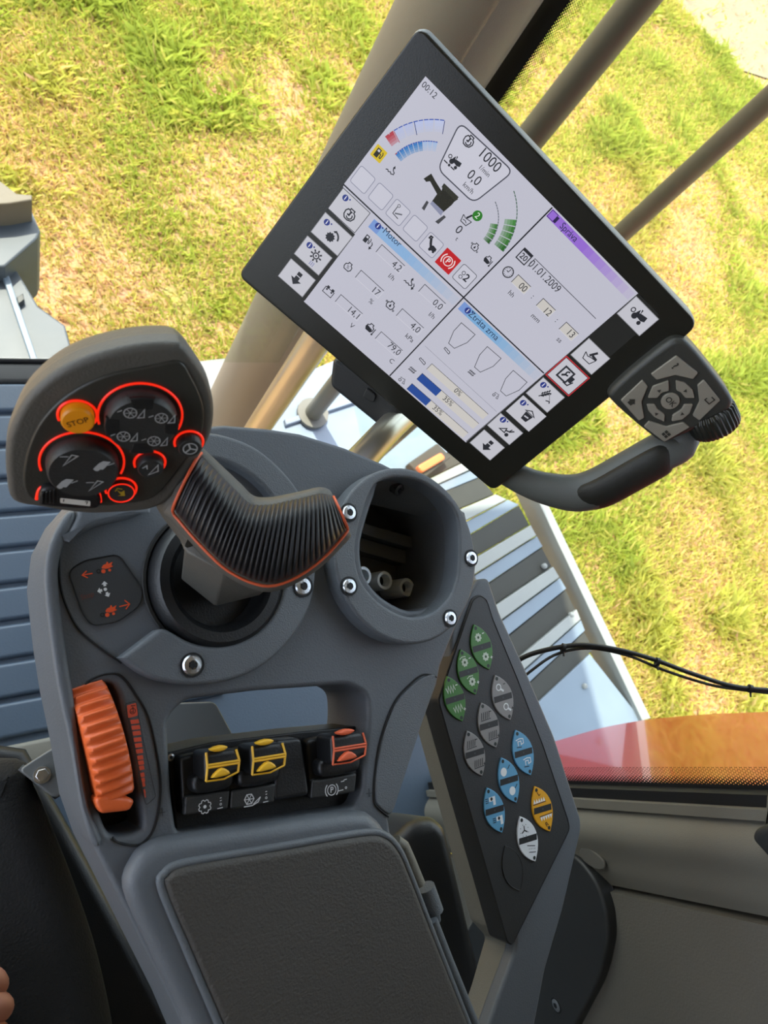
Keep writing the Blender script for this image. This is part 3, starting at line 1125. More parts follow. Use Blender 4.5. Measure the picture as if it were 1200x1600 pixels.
def throttle():
    t = thing('throttle_wheel', 'orange ribbed thumb wheel in the slot at the console edge', 'throttle', C.hit(172, 1182, -0.02))
    R0 = 0.043
    ctr = C.hit(160, 1172, 0.0) - wn * 0.0295
    hw = 0.0085
    bm = bmesh.new()
    n = 170
    rows = []
    a0, a1 = math.radians(30), math.radians(121)
    for i in range(n + 1):
        a = a0 + (a1 - a0) * i / n
        rib = 0.00095 * math.sin(a * 52)
        e = []
        for (xx, dr) in ((-hw, -0.012), (-hw, -0.0016), (-hw + 0.0016, 0.0 + rib), (0, 0.0004 + rib), (hw - 0.0016, 0.0 + rib), (hw, -0.0016), (hw, -0.012)):
            rr = R0 + dr
            e.append(bm.verts.new(ctr + wx * xx + (wy * math.cos(a) + wn * math.sin(a)) * rr))
        rows.append(e)
    for A, B in zip(rows, rows[1:]):
        for j in range(len(A)):
            k = (j + 1) % len(A)
            bm.faces.new((A[j], A[k], B[k], B[j]))
    bm.faces.new(rows[0])
    bm.faces.new(rows[-1])
    finish('wheel', bm_mesh(bm, 'wheel'), ORANGE, t, 50)
    # thumb lip at the rear end
    pplate('thumb_lip', [(148, 1248), (163, 1242), (205, 1247), (211, 1252), (204, 1267), (159, 1272), (152, 1262)], -0.008, 0.009, ORANGE, C, t, 0.002, rnd=0.002)


throttle()

# ---- storage pocket with screwed ring
RINGE = [(521, 863), (529, 905), (547, 947), (574, 980), (605, 1000), (638, 1006), (678, 996), (705, 977), (727, 950), (741, 920), (746, 887), (743, 850), (733, 815), (716, 786), (693, 762), (660, 742),
         (626, 732), (597, 735), (570, 748), (546, 770), (529, 805), (521, 835)]
PH = 0.013
ring = C.locs(RINGE, PH)
# fit an exact ellipse-free circle through the ring points (a round ring on the console plane)
A_ = np.array([[2 * x, 2 * y, 1] for x, y in ring])
b_ = np.array([x * x + y * y for x, y in ring])
sx, sy, sc_ = np.linalg.lstsq(A_, b_, rcond=None)[0]
RR = math.sqrt(sc_ + sx * sx + sy * sy)
print('ring radius', RR, 'resid', max(abs(math.hypot(x - sx, y - sy) - RR) for x, y in ring))
pocket = []
for x, y in C.locs(POCK_PX, PH):
    d_ = math.hypot(x - sx, y - sy)
    q_ = min(1.0, (RR - 0.0062) / d_)
    pocket.append((sx + (x - sx) * q_, sy + (y - sy) * q_))
pocket = catmull(pocket, 4)
plate('pocket_ring', [circ(sx, sy, RR, 64), pocket], -0.004, PH, GREY2, C, con, 0.0022, 3)
plate('pocket_wall', [offs(pocket, 0.0028), offs(pocket, 0.0004)], -0.062, PH - 0.003, PKT, C, con, 0.0, 1)
plate('pocket_floor', offs(pocket, 0.004), -0.066, -0.060, PKT, C, con)
for p in ((545, 801), (545, 916), (736, 872), (703, 966)):
    screw(C, p[0], p[1], PH, 0.0047, con)
# sloping back wall of the pocket with two deep screws
SB = Frame(C.hit(655, 790, -0.02), C.N * 0.55 - C.Y * 0.84, C.Y)
bw = [tuple(C.hit(*p, h)) for p, h in (((588, 750), 0.004), ((627, 742), 0.005), ((663, 752), 0.005), ((696, 776), 0.005), ((714, 800), 0.003), ((690, 815), -0.024), ((572, 786), -0.024))]
bm = bmesh.new()
bm.faces.new([bm.verts.new(p) for p in bw])
r_ = bmesh.ops.extrude_face_region(bm, geom=bm.faces[:])
bmesh.ops.translate(bm, verts=[v for v in r_['geom'] if isinstance(v, bmesh.types.BMVert)], vec=C.Y * 0.004 - C.N * 0.004)
finish('pocket_back', bm_mesh(bm, 'pocket_back'), PKT, con)
for p in ((622, 765), (681, 788)):
    f_ = Frame(C.hit(p[0], p[1], -0.004), C.N * 0.75 - C.Y * 0.66, C.Y)
    s_ = lathe('screw', [(0.0042, -0.004), (0.0042, 0.001), (0.0032, 0.0016), (0.0018, 0.0016), (0.0018, 0.0), (0, 0.0)], f_, DARK, con, 18)
    plate('torx_socket', star(0.0018, 0.0012, 6), 0.0012, 0.0019, SEAMM, f_, s_)
# steps on the pocket floor
for (y0_, y1_, h_) in ((812, 830, -0.040), (836, 858, -0.048)):
    q = [(505, y0_ - 14), (690, y0_ + 40), (690, y1_ + 40), (505, y1_ - 14)]
    pplate('pocket_step', q, -0.061, h_, PKT, C, con, 0.001)
for p in ((567, 900), (600, 907), (635, 918)):
    f_ = C.at(p[0], p[1], -0.036)
    s_ = lathe('socket_nut', [(0.0068, -0.024), (0.0068, 0.0), (0.0062, 0.0010), (0.0044, 0.0010), (0.0040, 0.0), (0.0040, -0.009), (0, -0.009)], f_, CHROME, con, 6 if False else 28)
    lathe('bore', [(0.0036, -0.006), (0, -0.006)], f_, SEAMM, s_, 20)

# ---- rocker switch bank
pplate('switch_panel', [(262, 1176), (330, 1160), (470, 1143), (568, 1134), (566, 1240), (556, 1258), (400, 1282), (276, 1301), (268, 1240)], -0.042, -0.013, BLACK, C, con, 0.001, rnd=0.002)
screw(C, 266, 1183, -0.013, 0.0021, con, STEEL)


def rocker(dx, dy, trim, kind, short=0.0):
    D = lambda pts: [(x + dx, y + dy + (short if False else 0)) for x, y in pts]
    base = pplate('rocker_switch', D([(281, 1183), (350, 1168), (362, 1215), (358, 1264), (286, 1276), (284, 1240)]), -0.013, -0.003, BLACK, C, con, 0.002, rnd=0.003)
    pplate('label_face', D([(290, 1245), (360, 1234), (357, 1264), (288, 1275)]), -0.004, 0.0008, DARK, C, base, 0.0012, rnd=0.0015)
    pplate('neck', D([(300, 1215), (368, 1200), (366, 1230), (330, 1240), (302, 1241)]), -0.006, 0.0052, BLACK, C, base, 0.003, rnd=0.004)
    top = [(319, 1176), (371, 1170), (376, 1188), (375, 1206), (348, 1219), (321, 1223)]
    pplate('paddle', D(top), -0.004, 0.014, BLACK, C, base, 0.0022, rnd=0.003)
    hl = 0.0140
    T = lambda x, y: C.hit(x + dx, y + dy, hl)
    tube('trim_line', [T(322, 1176), T(324, 1198), T(322, 1221)], 0.00062, trim, base, 8)
    tube('trim_line', [T(369, 1171), T(374, 1188), T(372, 1206)], 0.00062, trim, base, 8)
    tube('trim_line', [T(323, 1196), T(374, 1188)], 0.00062, trim, base, 8)
    tube('trim_line', [T(323, 1200), T(374, 1192)], 0.00062, trim, base, 8)
    tube('trim_line', [T(322, 1221), T(350, 1217), T(372, 1206)], 0.0005, trim, base, 6)
    for (pts) in ([(330, 1171), (346, 1165), (357, 1167), (350, 1173), (336, 1175)], [(332, 1216), (344, 1202), (353, 1201), (361, 1209), (346, 1214)]):
        pplate('arrow_tab', D(pts), 0.012, 0.0168, trim, C, base, 0.001, sm=2)
    k = Ink(C, 0.0010)
    m = pxs(C, 325 + dx, 1255 + dy)
    c0 = L(319 + dx, 1260 + dy)
    u = (Vector(L(350 + dx, 1250 + dy)) - Vector(L(300 + dx, 1258 + dy))).normalized()
    v = Vector((-u.y, u.x))
    Q = lambda a, b: tuple(Vector(c0) + u * a * m + v * b * m)
    WH = 'd5d8da'
    if kind == 'gear':
        g_ = [Q(r * math.cos(math.pi * j / 12), r * math.sin(math.pi * j / 12)) for j, r in [(j, 8.0 if j % 3 == 0 else 10.2) for j in range(24)]]
        k.line(g_, 1.3 * m, WH, 0, True)
        k.disc(*Q(0, 0), 2.6 * m, WH)
    elif kind == 'reel':
        hx = [Q(-3 + 8 * math.cos(math.pi * j / 3), 2 + 8 * math.sin(math.pi * j / 3)) for j in range(6)]
        k.line(hx, 1.5 * m, WH, 0, True)
        for j in range(3):
            k.line([hx[j], hx[j + 3]], 1.2 * m, WH)
        k.line([Q(-12, -8), Q(2, -8), Q(12, -4), Q(16, 3)], 1.6 * m, WH)
        k.line([Q(4, -6), Q(16, 3)], 1.4 * m, WH)
    else:
        k.ringo(*Q(0, 0), 7.5 * m, 1.4 * m, WH, 0)
        k.text('P', *Q(0, 0), 12 * m, WH, rot=math.atan2(u.y, u.x), bold=0.02)
        for sg in (0, math.pi):
            pts = [Q(11.5 * math.cos(sg + a), 11.5 * math.sin(sg + a)) for a in [-0.8 + 1.6 * j / 8 for j in range(9)]]
            k.line(pts, 1.6 * m, WH, 0)
    for (a, b, w_) in ((26, 9, 1.4), (26, 5, 1.4), (25, -6, 4.5)) if kind != 'park' else ((20, 10, 3), (25, 12, 3), (16, -3, 5)):
        k.line([Q(a - w_, b), Q(a + w_, b + 0.6)], 1.3 * m, WH, 0)
    k.ringo(*Q(26, 0), 1.5 * m, 0.9 * m, WH, 0, 10)
    k.build('symbol', base)
    return base


tag(rocker(0, 0, YELLOW, 'gear'), 'yellow-edged rocker with a gear symbol')
tag(rocker(72, -10, YELLOW, 'reel'), 'yellow-edged rocker with a reel symbol')
pplate('blank_cover', [(431, 1157), (471, 1153), (478, 1195), (484, 1243), (430, 1252), (428, 1238), (433, 1200)], -0.013, 0.001, BLACK, C, con, 0.002, rnd=0.003)
tag(rocker(198, -26, ORTRIM, 'park'), 'orange-edged parking brake rocker')

# ---- armrest pad
fr_px = [(199, 1395), (212, 1345), (235, 1322), (277, 1308), (420, 1288), (557, 1269), (592, 1280), (612, 1306), (640, 1345), (672, 1428), (742, 1600), (812, 1770), (390, 1790), (292, 1600), (240, 1490)]
plate('pad_frame', catmull(C.locs(fr_px, 0.011), 4), -0.004, 0.011, GREY, C, con, 0.0075, 5)
pad_px = [(257, 1388), (262, 1366), (280, 1354), (330, 1344), (450, 1325), (567, 1305), (600, 1308), (622, 1330), (640, 1370), (672, 1452), (735, 1610), (800, 1770), (425, 1785), (352, 1610), (300, 1490)]
po = catmull(C.locs(pad_px, 0.012), 5)
plate('arm_pad', po, 0.0, 0.0145, FOAM, C, con, 0.004, 4)
tube('pad_lip', [C.w(x, y, 0.0108) for x, y in offs(po, 0.0012)], 0.0022, GREY2, con, 10, closed=True)
tube('hinge_rod', [C.hit(*p, 0.0) for p in ((618, 1314), (630, 1322), (640, 1345), (655, 1382))], 0.0038, TAN, con, 12)
tube('hinge_barrel', [C.hit(*p, -0.006) for p in ((664, 1386), (672, 1408), (678, 1425))], 0.0062, GREY2, con, 14)
tube('hinge_barrel', [C.hit(*p, -0.008) for p in ((674, 1425), (682, 1440))], [0.0055, 0.003], GREY, con, 14)
tube('hinge_rod', [C.hit(*p, 0.0) for p in ((676, 1438), (700, 1500), (745, 1610))], 0.0032, GREY2, con, 12)
# moulded marks on the shell
for (x, y) in ((576, 1238), (253, 1268)):
    mk2 = Ink(C, 0.0004)
    mk2.poly(C.locs([(x - 5, y + 1.5), (x - 0.6, y + 1), (x - 1, y - 6), (x + 0.4, y - 6), (x + 0.8, y + 0.8), (x + 5, y), (x + 5, y + 1.2), (x + 1, y + 2), (x + 1.4, y + 7), (x, y + 7), (x - 0.4, y + 2.2), (x - 5, y + 2.8)]), '2f3236')
    mk2.build('mould_mark', con)


# ================================================================== JOYSTICK
HN = cv(0.306, 0.707, -0.65)
H = Frame(W(165, 668, 0.285), HN, cv(0.02, -1, 0))
joy = thing('joystick', 'dark grey multifunction joystick with red-lit buttons and ribbed black palm grip', 'joystick', C.hit(338, 905, 0.0))
front = [(9, 705), (17, 668), (40, 625), (75, 592), (115, 569), (165, 552), (222, 541), (270, 539), (287, 544), (306, 566), (326, 600), (335, 640), (331, 678), (318, 706), (300, 735), (268, 780),
         (240, 797), (200, 803), (133, 805), (67, 796), (20, 785), (10, 748)]
fo = catmull(H.locs(front), 4)
plate('head_housing', fo, -0.0105, 0.0, HEADM, H, joy, 0.003, 4)
# rounded back of the head
bm = bmesh.new()
cx_ = sum(p[0] for p in fo) / len(fo)
cy_ = sum(p[1] for p in fo) / len(fo)
rings = []
for k in range(7):
    t = k / 6
    s_ = math.cos(t * math.pi / 2 * 0.96) ** 0.6
    rings.append([bm.verts.new(H.w(cx_ + (x - cx_) * s_ * 0.985, cy_ + (y - cy_) * s_ * 0.985, -0.009 - 0.021 * math.sin(t * math.pi / 2))) for x, y in fo])
for A, B in zip(rings, rings[1:]):
    n_ = len(A)
    for j in range(n_):
        bm.faces.new((A[j], A[(j + 1) % n_], B[(j + 1) % n_], B[j]))
bm.faces.new(rings[-1])
finish('head_back', bm_mesh(bm, 'head_back'), HEADM, joy, 50)
# dark recessed face
face = [(37, 762), (40, 715), (58, 668), (90, 630), (130, 603), (175, 585), (235, 573), (280, 566), (300, 592), (316, 628), (319, 660), (312, 688), (296, 712), (266, 752), (240, 778), (200, 788), (133, 792), (60, 785)]
plate('button_face', catmull(H.locs(face, 0.0012), 4), -0.004, 0.0012, FACEM, H, joy, 0.0011, 3)
FH = 0.0012


def ringloc(px, py, h=FH):
    x, y = H.loc(px, py, h)
    return Frame(H.w(x, y, h), H.N, H.Y)


def led_ring(fr, r, parent, a0=0, a1=2 * math.pi, wd=0.0011, name='led_ring'):
    n = 40
    full = abs(a1 - a0 - 2 * math.pi) < 1e-3
    pts = [fr.w(r * math.cos(a0 + (a1 - a0) * k / n), r * math.sin(a0 + (a1 - a0) * k / n), 0.0004) for k in range(n if full else n + 1)]
    return tube(name, pts, wd * 0.42, REDLED, parent, 8, closed=full)


mh = 0.285 / FPX
W2 = 'a9acae'


def rock_cap(px, py, r, kind):
    f = ringloc(px, py)
    rc = r * 0.93
    cap = lathe('thumb_pad', [(rc, -0.002), (rc, 0.0016), (rc * 0.97, 0.0058), (rc * 0.91, 0.0070), (rc * 0.5, 0.0067), (0, 0.0064)], f, DARK, joy, 44)
    led_ring(f, r + 0.0011, cap, -0.32, math.pi + 0.32)
    k = Ink(f, 0.0072)
    rr = r * 0.56
    for j in range(4):
        a = math.pi / 4 + j * math.pi / 2 - 0.12
        x, y = rr * math.cos(a), rr * math.sin(a)
        u = r * 0.16
        if kind == 'reel':
            k.ringo(x, y, u, 0.0004, W2, 0, 12)
            for b in range(3):
                q = b * math.pi / 3 + 0.2
                k.line([(x - u * math.cos(q), y - u * math.sin(q)), (x + u * math.cos(q), y + u * math.sin(q))], 0.00025, W2, 0)
            k.line([(x + u * 1.2, y - u * .9), (x + u * 2.1, y + u * .9), (x + u * 2.2, y - u * .7)], 0.0004, W2, 0, True)
            k.line([(x - u * 2.0, y), (x - u * 1.3, y + u * .4)], 0.0004, W2, 0)
        elif j in (1, 3):
            k.line([(x - u, y - u * 1.1), (x + u * 1.1, y + u * 1.1), (x + u * 0.2, y + u * 1.3)][:3], 0.0005, W2, 0, True)
            k.line([(x - u * 1.6, y + u * .8), (x - u * .3, y + u * .9)], 0.0004, W2, 0)
        else:
            k.poly([(x - u * 1.3, y - u), (x - u * .5, y + u * .3), (x + u * .2, y + u * .9), (x + u * 1.4, y + u * .8), (x + u * .8, y - u * .2), (x + u * .3, y - u)], W2, 0)
            k.disc(x - u * .7, y - u * .9, u * .5, W2, 1, 10)
            k.line([(x + u, y), (x + u * 2, y + u * .6)], 0.0004, W2, 1)
    k.build('pad_symbols', cap)
    return cap


c1_ = rock_cap(220, 650, 0.0147, 'reel')
tag(c1_, 'round thumb pad with reel symbols')
# relief of the cross-shaped pad
for j in range(4):
    a = j * math.pi / 2 + 0.10
    f = ringloc(220, 650)
    q = [(0.0082, -0.0035), (0.0132, -0.0046), (0.0138, 0), (0.0132, 0.0046), (0.0082, 0.0035)]
    q = [(x * math.cos(a) - y * math.sin(a), x * math.sin(a) + y * math.cos(a)) for x, y in q]
    plate('pad_notch', q, 0.0050, 0.0071, BLACK, f, c1_, 0.0006)
c2_ = rock_cap(129, 722, 0.0147, 'lift')
tag(c2_, 'round thumb pad with lift and steering symbols')


def button(px, py, r, mat, h=0.0046, name='button', ring=True):
    f = ringloc(px, py)
    b = lathe(name, [(r, -0.002), (r, h - 0.0008), (r * 0.88, h), (0, h)], f, mat, joy, 30)
    if ring:
        led_ring(f, r + 0.0009, b, -0.45, math.pi + 0.45, wd=0.0012)
    return b, f


b, f = button(121, 648, 0.0060, STOPM)
tag(b, 'amber STOP button')
k = Ink(f, 0.0047)
k.text('STOP', 0, 0, 0.0034, '3a1d04', rot=0.45, bold=0.014)
k.build('lettering', b)
b, f = button(234, 722, 0.0053, DARK)
k = Ink(f, 0.0047)
k.line([(-0.0006, -0.0030), (0.0026, 0.0026), (0.0030, -0.0008)], 0.0005, W2, 0, True)
k.line([(-0.0034, 0.0004), (-0.0018, 0.0020), (-0.0014, 0.0000)], 0.0005, W2, 0)
k.build('symbol', b)
b, f = button(295, 690, 0.0049, DARK)
k = Ink(f, 0.0047)
k.ringo(0, 0, 0.0028, 0.0005, W2, 0)
for j in range(3):
    a = math.pi / 2 + j * 2 * math.pi / 3 + 0.4
    k.line([(0, 0), (0.0028 * math.cos(a), 0.0028 * math.sin(a))], 0.0007, W2, 0)
k.build('symbol', b)
b, f = button(189, 763, 0.0053, DARK, 0.0028)
led_ring(Frame(f.O + f.N * 0.0026, f.N, f.Y), 0.0052, b, wd=0.0007)
k = Ink(f, 0.0029)
k.poly([(-0.0022, 0.0018), (-0.0002, 0.0004), (0.0010, 0.0016), (0.0016, -0.0016), (-0.0014, -0.0018), (0.0000, -0.0010)], 'b79a20', 0)
k.line([(-0.0026, 0.0008), (-0.0018, 0.0026), (0.0002, 0.0022)], 0.0005, 'b79a20', 1)
k.build('symbol', b)
# slide rocker at the lower left
sp = [(62, 772), (72, 764), (100, 762), (140, 770), (154, 776), (157, 790), (140, 797), (70, 792), (60, 786)]
sl_ = pplate('slide_rocker', sp, -0.002, 0.0048, BLACK, H, joy, 0.0016, sm=3)
for (x0, y0, x1, y1, x2, y2) in ((57, 780, 64, 762, 92, 756), (127, 762, 152, 768, 157, 784)):
    tube('led_ring', catmull([tuple(H.hit(*p, 0.0014)) for p in ((x0, y0), (x1, y1), (x2, y2))], 6, False), 0.0007, REDLED, sl_, 8)
k = Ink(H, 0.0050)
k.poly(fillet(H.locs([(94, 778), (141, 783), (141, 791), (94, 786)], 0.005), 0.0006), 'd8d6cf', 0)
k.line(H.locs([(100, 780), (99, 784)], 0.005), 0.0004, '2b2b2b', 1)
k.line(H.locs([(133, 784), (137, 784), (135, 788)], 0.005), 0.0004, '2b2b2b', 1)
k.build('slider_window', sl_)
for j in range(4):
    pplate('rib', [(65 + j * 6, 771 - j * 1.5), (68 + j * 6, 770 - j * 1.5), (68 + j * 6, 787), (65 + j * 6, 787)], 0.004, 0.0056, BLACK, H, sl_, 0.0005)

# grip: swept palm rest; u = upper edge pixel, l = lower edge pixel, z = depth of the centre line, b = bulge towards the palm
stations = [((306, 700), (262, 788), 0.3200, 0.008), ((318, 712), (276, 800), 0.3205, 0.014), ((345, 738), (305, 832), 0.322, 0.020), ((372, 764), (334, 862), 0.324, 0.023),
            ((393, 783), (360, 884), 0.326, 0.024), ((420, 785), (394, 902), 0.328, 0.0235), ((448, 780), (428, 908), 0.330, 0.022), ((476, 774), (468, 893), 0.333, 0.020),
            ((500, 769), (505, 866), 0.336, 0.017), ((516, 772), (536, 832), 0.339, 0.012), ((522, 778), (542, 822), 0.340, 0.010)]
GD = cv(0.12, 0.10, -0.98).normalized()      # palm side


def interp(vals, t):
    n = len(vals) - 1
    return catmull_at(vals, t * n)


def catmull_at(v, s):
    i = min(int(s), len(v) - 2)
    t = s - i
    g = lambda k: np.array(v[min(max(k, 0), len(v) - 1)], float)
    a, b, c, d = g(i - 1), g(i), g(i + 1), g(i + 2)
    return 0.5 * (2 * b + (c - a) * t + (2 * a - 5 * b + 4 * c - d) * t * t + (3 * b - a - 3 * c + d) * t ** 3)


def grip_point(t, a, grow, half_front, half_back, shift=0.0, lower_extra=0.0):
    vals = [(u[0], u[1], l[0], l[1], z, b) for u, l, z, b in stations]
    ux, uy, lx, ly, z, b = interp(vals, t)
    U_, L_ = W(ux, uy, z), W(lx, ly, z)
    mid = (U_ + L_) / 2 - GD * shift
    hv = (U_ - L_) / 2
    hl = hv.length
    hd = hv / hl
    hl += grow
    ca, sa = math.cos(a), math.sin(a)
    ca = math.copysign(abs(ca) ** 0.75, ca)
    return mid + hd * ((hl if ca > 0 else hl + lower_extra) * ca) + GD * ((b * half_front if sa > 0 else half_back * b) * math.copysign(abs(sa) ** 0.85, sa))


def grip_loft(name, mat, t0, t1, nst, nring, half_front, half_back, grow, ribs, amp, parent, shift=0.0, lower_extra=0.0, smooth=60):
    bm = bmesh.new()
    rings = []
    vals = [(u[0], u[1], l[0], l[1], z, b) for u, l, z, b in stations]
    for i in range(nst + 1):
        t = t0 + (t1 - t0) * i / nst
        ux, uy, lx, ly, z, b = interp(vals, t)
        U_, L_ = W(ux, uy, z), W(lx, ly, z)
        mid = (U_ + L_) / 2 - GD * shift
        hv = (U_ - L_) / 2
        hl = hv.length
        hd = hv / hl
        hl += grow
        L2 = hl + lower_extra
        rg = []
        for k in range(nring):
            a = 2 * math.pi * k / nring
            ca, sa = math.cos(a), math.sin(a)
            ca = math.copysign(abs(ca) ** 0.75, ca)
            rad = (b * half_front if sa > 0 else half_back * b)
            rr = 1.0
            if ribs and sa > -0.2:
                ph = (t * ribs) % 1.0
                rr = 1.0 - amp * ((0.5 + 0.5 * math.cos(2 * math.pi * ph)) ** 2)
            rg.append(bm.verts.new(mid + hd * ((hl if ca > 0 else L2) * ca) * (1 - (1 - rr) * 0.3) + GD * (rad * math.copysign(abs(sa) ** 0.85, sa)) * rr))
        rings.append(rg)
    for A, B in zip(rings, rings[1:]):
        for j in range(nring):
            bm.faces.new((A[j], A[(j + 1) % nring], B[(j + 1) % nring], B[j]))
    bm.faces.new(rings[0])
    bm.faces.new(rings[-1])
    return finish(name, bm_mesh(bm, name), mat, parent, smooth)


grip_loft('grip_body', HEADM, -0.0, 1.0, 60, 28, 0.50, 1.0, 0.0022, 0, 0, joy, 0.002, 0.003)
gr = grip_loft('rubber_grip', RUBBER, 0.085, 0.985, 420, 40, 1.0, 0.3, -0.0002, 42, 0.07, joy, smooth=0)
gr.data.shade_smooth()
# orange welt: over the front end, along the lower edge and over the rear end
wp = [tuple(grip_point(0.085, a_, 0.0006, 1.06, 0.3)) for a_ in np.linspace(0.15, 2.75, 14)]
wp += [tuple(grip_point(t_, 2.84, 0.0012, 1.06, 0.3)) for t_ in np.linspace(0.10, 0.97, 30)]
wp += [tuple(grip_point(0.985, a_, 0.0006, 1.06, 0.3)) for a_ in np.linspace(2.75, 0.15, 14)]
tube('orange_welt', wp, 0.0007, ORTRIM, gr, 8)
# neck between head and grip
tube('neck', catmull([tuple(W(258, 735, 0.345)), tuple(W(280, 755, 0.340)), tuple(W(300, 778, 0.337)), tuple(W(335, 815, 0.336))], 5, False), [0.013 + 0.0003 * k for k in range(16)], HEADM, joy, 24)


def hull_prism(name, top, bot, mat, parent):
    bm = bmesh.new()
    A = [bm.verts.new(p) for p in top]
    B = [bm.verts.new(p) for p in bot]
    n = len(A)
    for j in range(n):
        bm.faces.new((A[j], A[(j + 1) % n], B[(j + 1) % n], B[j]))
    bm.faces.new(A)
    bm.faces.new(B)
    bmesh.ops.recalc_face_normals(bm, faces=bm.faces)
    bmesh.ops.bevel(bm, geom=bm.edges[:], offset=0.0012, segments=2, affect='EDGES', profile=0.5)
    return finish(name, bm_mesh(bm, name), mat, parent, 40)


stt = [W(290, 862, 0.342), W(262, 800, 0.346), W(380, 800, 0.350), W(440, 880, 0.350), W(425, 915, 0.344), W(350, 895, 0.338)]
stb = [C.hit(282, 905, 0.008), C.hit(300, 865, 0.008), C.hit(395, 862, 0.008), C.hit(424, 915, 0.008), C.hit(405, 930, 0.008), C.hit(336, 948, 0.008)]
hull_prism('stem', stt, stb, HEADM, joy)

# ================================================================== KEYPAD ARM
K = Frame(C.O - C.N * 0.0505, C.N, C.Y)
ka = thing('keypad_arm', 'angled grey side arm carrying a black membrane keypad with coloured almond buttons', 'control panel', K.hit(800, 1400, -0.03))
fr_out = [(705, 985), (735, 925), (748, 905), (764, 903), (782, 958), (821, 1043), (867, 1150), (909, 1281), (909, 1298), (881, 1420), (853, 1516), (837, 1601), (805, 1740),
          (715, 1740), (778, 1560), (806, 1484), (806, 1462), (704, 1092)]
plate('arm_frame', fillet(K.locs(fr_out, -0.002), 0.004), -0.014, -0.002, GREY, K, ka, 0.003, 3)
low_out = [(690, 1000), (735, 925), (764, 903), (782, 958), (821, 1043), (867, 1150), (909, 1281), (909, 1298), (881, 1420), (853, 1516), (837, 1601), (805, 1740), (690, 1740), (742, 1600), (757, 1466), (652, 1092)]
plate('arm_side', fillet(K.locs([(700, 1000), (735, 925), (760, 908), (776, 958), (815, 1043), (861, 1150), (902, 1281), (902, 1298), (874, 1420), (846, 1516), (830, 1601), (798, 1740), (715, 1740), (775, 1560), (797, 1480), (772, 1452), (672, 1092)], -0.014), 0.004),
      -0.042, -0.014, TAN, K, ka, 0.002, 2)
kp_out = [(727, 968), (739, 935), (750, 928), (760, 935), (770, 966), (808, 1057), (850, 1165), (889, 1284), (891, 1297), (884, 1312), (828, 1424), (801, 1478), (793, 1474), (684, 1094)]
plate('keypad', fillet(K.locs(kp_out), 0.003), -0.020, 0.0, BLACK if False else pmat('keypad_black', '2a2b2c', 0.5, grain=0.2), K, ka, 0.0012, 3)
tube('groove', [K.w(x, y, 0.0001) for x, y in fillet(offs(K.locs(kp_out), -0.0012), 0.003)], 0.0003, SEAMM, ka, 5, closed=True)


def almond(px, py, h):
    cx, cy = K.loc(px, py, h)
    a, b_ = Vector(K.loc(px - 11.9, py - 35.4, h)), Vector(K.loc(px + 11.9, py + 35.4, h))
    ax = (b_ - a)
    l = ax.length
    ax /= l
    nx = Vector((-ax.y, ax.x))
    q1, q2 = Vector(K.loc(px - 16.5, py + 2.0, h)), Vector(K.loc(px + 16.5, py - 2.0, h))
    hw = abs((q2 - q1).dot(nx)) / 2
    return Vector((cx, cy)), ax, nx, l / 2, hw


def almond_pts(c, ax, nx, hl, hw, s=1.0, n=12):
    out = []
    for k in range(n + 1):
        t = -1 + 2 * k / n
        out.append(tuple(c + ax * hl * s * t * 0.985 + nx * hw * s * (1 - t * t) ** 0.9 if abs(t) < 1 else c + ax * hl * s * t))
    for k in range(1, n):
        t = 1 - 2 * k / n
        out.append(tuple(c + ax * hl * s * t * 0.985 - nx * hw * s * (1 - t * t) ** 0.9))
    return out


KB = {'green': pmat('key_green', '3d7a2c', 0.45), 'grey': pmat('key_grey', '8d8b8a', 0.45), 'blue': pmat('key_blue', '5f9fc6', 0.45),
      'orange': pmat('key_orange', 'e2a219', 0.45), 'white': pmat('key_white', 'dde0e4', 0.45), 'none': pmat('key_blank', '2a2b2c', 0.5)}
keys = [((753, 1011), 'green', 'gear'), ((732, 1050), 'green', 'gearsw'), ((711, 1092), 'green', 'zig'),
        ((786, 1090), 'grey', 'fan'), ((764, 1133), 'grey', 'sieve'), ((742, 1177), 'grey', 'sieve'),
        ((818, 1176), 'blue', 'tank'), ((795.5, 1219), 'blue', 'drop'), ((773, 1266), 'blue', 'nozzle'),
        ((848, 1264), 'orange', 'teeth'), ((825, 1311), 'white', 'prop'), ((802, 1357), 'none', None)]
KH = 0.0012
lab = {'gear': 'green key pair with gear symbols', 'gearsw': 'green key pair with gear and drum symbols', 'zig': 'green key pair with zigzag symbols',
       'fan': 'grey key pair with fan symbols', 'tank': 'blue key pair with tank symbols', 'drop': 'blue key pair with drop symbols', 'nozzle': 'blue key pair with spout symbols',
       'teeth': 'orange key pair lettered L and R', 'prop': 'white key pair with rotor symbol', None: 'blank almond key field'}
